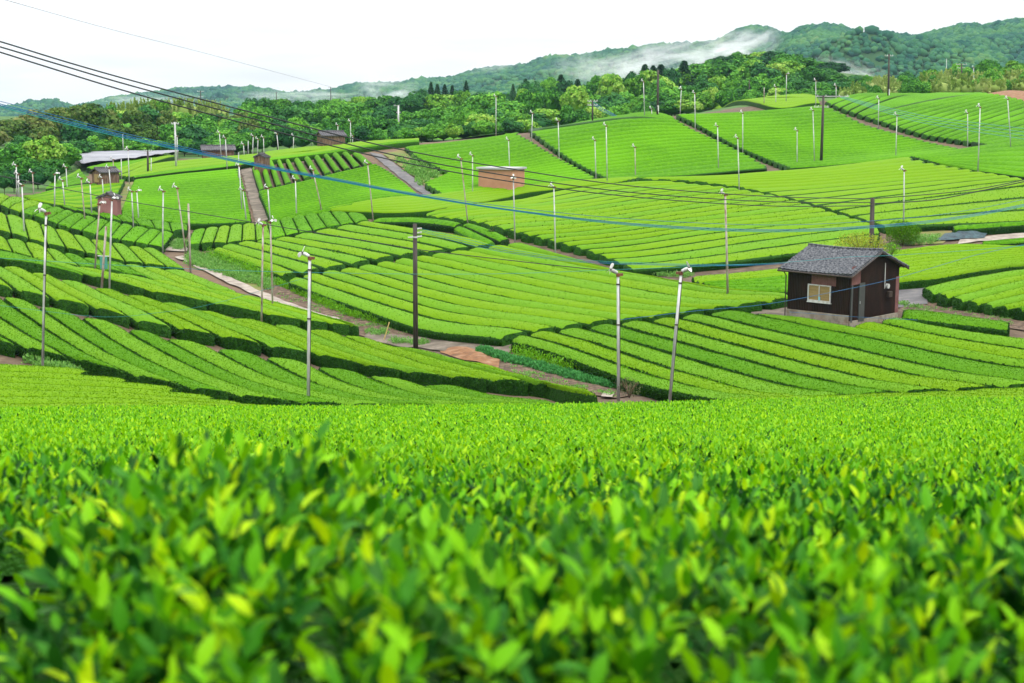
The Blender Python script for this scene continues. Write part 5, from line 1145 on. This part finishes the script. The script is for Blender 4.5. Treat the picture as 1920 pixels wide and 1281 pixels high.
def band(pts, d, step, w, kinds, name, jit=6, dj=10):
    """pts: crown-top skyline in pixels; kinds: weighted string"""
    px = pts[0][0]
    while px < pts[-1][0]:
        top = np.interp(px, [a for a, b in pts], [b for a, b in pts]) + trng.uniform(-jit, jit)
        k = trng.choice(kinds); ww = w * 1.35 * trng.uniform(0.75, 1.3) * (0.85 if k == 'conifer' else 1)
        tree(px, top - (6 if k == 'conifer' else 0), ww, d + trng.uniform(-dj, dj), k, name); px += step * trng.uniform(0.8, 1.2) * (0.6 if k == 'conifer' else 1)
G, D_, Fr, B_, C_, Bm = 'green', 'dark', 'fresh', 'brown', 'conifer', 'bamboo'
# left wood, near trees
for (px, top, w, d, k) in [(82, 252, 92, 172, Fr), (122, 268, 66, 176, G), (18, 268, 80, 170, G), (45, 292, 70, 160, G), (5, 305, 60, 152, G), (100, 300, 70, 166, G), (70, 322, 56, 150, D_), (25, 335, 50, 142, D_), (128, 300, 34, 180, G), (148, 258, 70, 196, D_), (52, 262, 60, 184, G), (98, 335, 36, 150, D_), (8, 350, 40, 134, D_)]:
    tree(px, top, w, d, k, 'the near left wood')
for (px, top, w, d, k) in [(20, 222, 90, 238, B_), (62, 208, 95, 242, B_), (112, 198, 88, 246, B_), (165, 190, 105, 248, B_), (205, 208, 60, 250, B_), (208, 200, 50, 256, G), (145, 222, 70, 228, D_), (85, 235, 70, 226, B_), (-10, 240, 60, 225, B_), (190, 240, 60, 224, D_), (40, 250, 50, 215, D_)]:
    tree(px, top, w, d, k, 'the tan-flowering grove at left')
band([(125, 266), (220, 258), (330, 262), (400, 258), (480, 250)], 206, 26, 44, [G, G, D_, G, Fr], 'the hedge of trees behind the white netting', 5, 5)
band([(215, 232), (300, 232), (400, 228), (480, 232)], 228, 26, 50, [G, D_, G, B_, D_], 'the lower left middle wood', 6)
band([(225, 208), (270, 202), (320, 205), (400, 212), (480, 205)], 258, 30, 52, [G, G, B_, D_, Fr], 'the upper left middle wood', 6)
band([(215, 190), (290, 184), (380, 186), (420, 196)], 300, 17, 26, [Bm, Bm, Bm, Fr], 'the pale bamboo grove at left', 4)
band([(400, 250), (480, 240), (560, 236), (660, 236), (760, 240)], 212, 24, 42, [G, D_, G, Fr], 'the front trees behind the crest', 5, 5)
band([(400, 222), (480, 212), (560, 222), (660, 218), (760, 222), (850, 222)], 245, 26, 48, [G, G, D_, Fr], 'the middle trees left of centre', 6)
band([(470, 194), (560, 200), (660, 196), (760, 204), (860, 200), (960, 196)], 290, 28, 50, [G, D_, G, G], 'the upper trees left of centre', 6)
band([(470, 182), (560, 186), (640, 184), (730, 176), (800, 176), (900, 170), (980, 172)], 345, 27, 44, [G, D_, G, Fr, D_], 'the wooded ridge left of centre', 4)
band([(745, 238), (800, 240), (850, 238), (935, 236), (985, 226)], 200, 23, 38, [Fr, G, D_, G], 'the low trees above the hut skyline', 4, 4)
band([(850, 206), (930, 206), (1000, 205), (1100, 200), (1200, 190), (1300, 188)], 232, 26, 50, [G, G, D_, Fr], 'the trees behind the middle skyline', 6, 6)
band([(900, 178), (985, 178), (1100, 178), (1200, 168), (1330, 165)], 275, 28, 54, [G, G, D_, Fr, G], 'the middle rank behind the skyline', 8)
for (px, top, w, d, k) in [(793, 164, 30, 375, D_), (808, 154, 26, 378, C_), (820, 158, 30, 380, C_), (834, 159, 30, 376, C_), (848, 160, 30, 380, C_), (858, 166, 30, 374, D_), (874, 151, 18, 380, C_), (1040, 162, 52, 262, G), (1078, 158, 62, 258, Fr), (985, 165, 44, 300, Fr), (962, 158, 20, 330, C_), (1147, 134, 70, 300, Fr), (1195, 138, 60, 305, Fr), (1225, 130, 80, 310, Fr)]:
    tree(px, top, w, d, k, 'the middle wood crest')
band([(985, 158), (1028, 146), (1060, 152), (1095, 152), (1120, 148), (1150, 154)], 335, 19, 40, [C_, D_, G], 'the cedar stand at centre', 9)
band([(1150, 140), (1185, 130), (1250, 124), (1300, 120)], 345, 25, 46, [D_, C_, D_], 'the dark stand behind the cedars', 5)
band([(1290, 170), (1350, 160), (1420, 168), (1500, 165), (1560, 170), (1612, 178)], 262, 24, 46, [G, G, Fr, G], 'the front of the right hill wood', 5)
band([(1240, 160), (1300, 148), (1400, 140), (1500, 145), (1580, 158)], 300, 26, 52, [G, D_, G, D_, Fr], 'the lower right hill wood', 6)
band([(1270, 130), (1330, 118), (1400, 108), (1500, 118), (1560, 132), (1605, 152)], 350, 27, 54, [G, D_, G, Fr, D_], 'the middle right hill wood', 6)
band([(1290, 118), (1350, 106), (1400, 98), (1450, 93), (1500, 100), (1545, 112), (1580, 130)], 395, 25, 48, [G, D_, D_, G, Fr], 'the top of the right hill wood', 4)
band([(1560, 150), (1600, 152), (1645, 160)], 290, 20, 40, [D_, Bm, D_], 'the shoulder of the right hill wood', 4)
band([(1585, 168), (1640, 160), (1700, 150), (1760, 148), (1830, 150), (1930, 146)], 246, 15, 28, [Bm, Bm, Bm, Bm, G], 'the front of the right bamboo grove', 6, 10)
band([(1610, 148), (1680, 138), (1720, 140), (1780, 132), (1850, 134), (1940, 130)], 280, 17, 32, [Bm, Bm, Bm, G], 'the back of the right bamboo grove', 5)
for (px, top, w, d, k) in [(1742, 128, 52, 286, Fr), (1852, 108, 56, 300, G), (1905, 112, 60, 305, Fr), (1885, 128, 40, 290, G), (1700, 134, 44, 300, D_), (1800, 118, 50, 320, G)]:
    tree(px, top, w, d, k, 'the trees above the bamboo')
place_trees()

# ------------------------------------------------------------------ far hills with forest
M['forest_ground'] = mat('hill_ground', [(0.012, 0.045, 0.015), (0.03, 0.09, 0.02)], 0.02, 0.95, detail=6)
M['forest'] = mat('far_forest', [(0.004, 0.03, 0.026), (0.01, 0.055, 0.04), (0.025, 0.095, 0.045), (0.055, 0.145, 0.045), (0.11, 0.15, 0.065)], 0.012, 0.8, island=0.35, detail=6, spec=0.05)  # blue in these greens paints distance haze into the tree colour
def hill(ridge, dr, df, seed, name='hills', amp=14, tree_r=6.5, count=3500, zb=-16):
    """ridge: pixel silhouette; dr(px) ridge distance, df near foot as a fraction"""
    n, m = 260, 70; px = np.linspace(ridge[0][0], ridge[-1][0], n); py = np.interp(px, [a for a, b in ridge], [b for a, b in ridge])
    k = np.ones(5) / 5; pys = np.convolve(np.pad(py, 2, mode='edge'), k, 'valid')
    d = dr(px); u = np.array([uw(a, b)[0] for a, b in zip(px, pys)]); w = np.array([uw(a, b)[1] for a, b in zip(px, pys)])
    zr = w * d - tree_r * 0.9
    t = np.concatenate([np.linspace(0, 1, m - 12), np.linspace(1.02, 1.35, 12)])
    T, I = np.meshgrid(t, np.arange(n)); Y = (d * df)[I] + (d * (1 - df))[I] * T; X = u[I] * d[I] + (u[I] * Y - u[I] * d[I]) * 0.75
    P0 = np.stack([X, Y, 0 * X], -1)
    prof = np.where(T <= 1, T ** 1.15, 1 - (T - 1) * 1.6)
    nz = (1 - np.abs(vnoise(P0, 1 / 190.0, seed))) * amp * 1.6 + vnoise(P0, 1 / 70.0, seed + 1) * amp * 0.45 - amp
    Z = zb + (zr[I] - zb) * prof + nz * np.clip(np.sin(np.clip(T, 0, 1) * math.pi), 0, 1) * np.clip((zr[I] - zb) / 60, 0.15, 1.4)
    P = np.stack([X, Y, Z], -1); idx = np.arange(n * m).reshape(n, m); q = np.stack([idx[:-1, :-1], idx[1:, :-1], idx[1:, 1:], idx[:-1, 1:]], -1).reshape(-1, 4)
    tag(link(name, mesh_np(name, P.reshape(-1, 3), q, M['forest_ground'])), kind='structure')
    count = int(count * 4.0); g = np.random.default_rng(seed); i = g.uniform(0, n - 1.01, count); j = g.random(count) ** 0.8 * (m - 12.5)
    # extra trees along the ridge line
    i2 = np.linspace(0, n - 1.02, count // 9); i = np.concatenate([i, i2]); j = np.concatenate([j, np.full(len(i2), m - 13.0) + g.uniform(-0.8, 0.3, len(i2))])
    a, b = i.astype(int), j.astype(int); fa, fb = (i - a)[:, None], (j - b)[:, None]
    C = P[a, b] * (1 - fa) * (1 - fb) + P[a + 1, b] * fa * (1 - fb) + P[a, b + 1] * (1 - fa) * fb + P[a + 1, b + 1] * fa * fb
    r = tree_r * 0.44 * np.exp(g.normal(0, 0.2, len(C))) * (C[:, 1] / 1400) ** 0.5
    W0 = IV[:12]; Fk = np.array(I20)
    J = W0[None] * (1 + 0.2 * g.normal(0, 1, (len(C), 12, 1)))
    V = C[:, None] + J * r[:, None, None] * np.array([1, 1, 0.95]) + np.array([0, 0, 1.0]) * (r * 0.35)[:, None, None]
    return V.reshape(-1, 3), (Fk[None] + (np.arange(len(C)) * 12)[:, None, None]).reshape(-1, 3)
parts = []
parts.append(hill([(-150, 196), (20, 195), (60, 187), (90, 183), (112, 185), (140, 198), (220, 205)], lambda p: 1900 + 0 * p, 0.7, 21, amp=6, count=500))
parts.append(hill([(130, 200), (175, 190), (210, 180), (300, 169), (340, 163), (480, 161), (510, 168), (540, 172), (620, 167), (660, 154), (720, 153), (750, 152), (783, 145), (840, 143), (873, 134), (907, 124), (950, 121), (980, 121), (1007, 108), (1033, 101), (1083, 101), (1123, 94), (1160, 88), (1190, 88), (1227, 78), (1280, 79), (1313, 76), (1353, 71), (1400, 66), (1470, 70)],
                  lambda p: 2300 - 0.62 * (p - 130), 0.55, 22, amp=16, count=6500))
parts.append(hill([(560, 196), (640, 184), (720, 178), (800, 172), (870, 166), (960, 150), (1050, 140), (1130, 136), (1200, 128), (1290, 122)], lambda p: 1150 - 0.2 * (p - 560), 0.65, 25, amp=9, count=1800, tree_r=5.5))
parts.append(hill([(1290, 110), (1340, 78), (1380, 51), (1420, 43), (1447, 48), (1470, 58), (1500, 72), (1560, 100)], lambda p: 1500 + 0 * p, 0.7, 23, amp=8, count=1500))
parts.append(hill([(1420, 110), (1467, 62), (1513, 44), (1547, 39), (1580, 44), (1613, 60), (1663, 56), (1713, 63), (1763, 51), (1807, 39), (1847, 43), (1880, 34), (1920, 29), (2000, 20), (2150, 30)], lambda p: 1250 + 0 * p, 0.42, 24, amp=22, count=6000))
off = 0; VV = []; FF = []
for V, f in parts: VV.append(V); FF.append(f + off); off += len(V)
o = link('far_forest', mesh_np('far_forest', np.concatenate(VV), np.concatenate(FF), M['forest'], None, False)); tag(o, 'forest tinted haze blue-green covering the distant hills', 'forest', kind='stuff')
#@@MIST@@
# ------------------------------------------------------------------ mist wisps over the hills
def mist_mat(name, dens, scale, seed):
    m = bpy.data.materials.new(name); m.use_nodes = True; t = m.node_tree; t.nodes.clear(); N = lambda k: t.nodes.new(k); L = t.links.new
    o = N('ShaderNodeOutputMaterial'); v = N('ShaderNodeVolumePrincipled'); v.inputs['Color'].default_value = (0.95, 0.97, 1, 1); v.inputs['Anisotropy'].default_value = 0.0
    tcx = N('ShaderNodeTexCoord'); ln = N('ShaderNodeVectorMath'); ln.operation = 'LENGTH'; L(tcx.outputs['Object'], ln.inputs[0])
    fo = N('ShaderNodeMapRange'); fo.inputs[1].default_value = 1.0; fo.inputs[2].default_value = 0.2; L(ln.outputs['Value'], fo.inputs[0])
    ad = N('ShaderNodeVectorMath'); ad.operation = 'ADD'; ad.inputs[1].default_value = (seed, seed * 2, 0); L(tcx.outputs['Object'], ad.inputs[0])
    nz = N('ShaderNodeTexNoise'); nz.inputs['Scale'].default_value = scale; nz.inputs['Detail'].default_value = 4; nz.inputs['Distortion'].default_value = 0.6; L(ad.outputs[0], nz.inputs['Vector'])
    mr = N('ShaderNodeMapRange'); mr.inputs[1].default_value = 0.47; mr.inputs[2].default_value = 0.75; L(nz.outputs[0], mr.inputs[0])
    mu = N('ShaderNodeMath'); mu.operation = 'MULTIPLY'; L(mr.outputs[0], mu.inputs[0]); L(fo.outputs[0], mu.inputs[1])
    m2 = N('ShaderNodeMath'); m2.operation = 'MULTIPLY'; m2.inputs[1].default_value = dens; L(mu.outputs[0], m2.inputs[0]); L(m2.outputs[0], v.inputs['Density']); L(v.outputs[0], o.inputs['Volume'])
    return m
for (px, py, d, sx, sy, sz, dens, tilt) in [(1250, 112, 800, 62, 40, 12, 0.11, -12), (1120, 128, 800, 34, 35, 10, 0.05, -4), (1370, 94, 800, 32, 34, 11, 0.12, -16), (1438, 74, 800, 8, 12, 10, 0.06, -8), (730, 172, 1000, 30, 40, 11, 0.05, 0), (560, 182, 1000, 55, 40, 7, 0.05, 0), (1100, 112, 900, 10, 14, 12, 0.04, 0), (930, 122, 1300, 34, 30, 7, 0.05, -10), (700, 160, 1100, 8, 14, 16, 0.05, 0), (300, 190, 1250, 60, 40, 8, 0.04, 0), (1600, 134, 560, 18, 20, 5, 0.09, 16)]:
    c = ptd(px, py, d); o = link('mist', mesh_np('mist', IV * 1.0, IF, mist_mat('mist', dens * 0.75, 2.3, px * 0.01)), loc=c); o.scale = (sx, sy, sz); o.rotation_euler = (0, R(tilt), 0); tag(o, 'thin white mist wisps drifting over the wooded hills', 'mist', kind='stuff')
# ------------------------------------------------------------------ haze
b = MB(); b.box((0, 1950, 130), (10000, 4300, 330))
hm = bpy.data.materials.new('haze'); hm.use_nodes = True; hm.node_tree.nodes.clear()
ho = hm.node_tree.nodes.new('ShaderNodeOutputMaterial'); hv = hm.node_tree.nodes.new('ShaderNodeVolumePrincipled')
hv.inputs['Color'].default_value = (0.5, 0.74, 1.0, 1); hv.inputs['Density'].default_value = 0.00007; hv.inputs['Anisotropy'].default_value = 0.0
hm.node_tree.links.new(hv.outputs[0], ho.inputs['Volume'])
tag(b.build('haze', hm), 'thin pale blue haze filling the valley air', 'haze', kind='stuff')
cy.volume_step_rate = 4; cy.volume_max_steps = 64
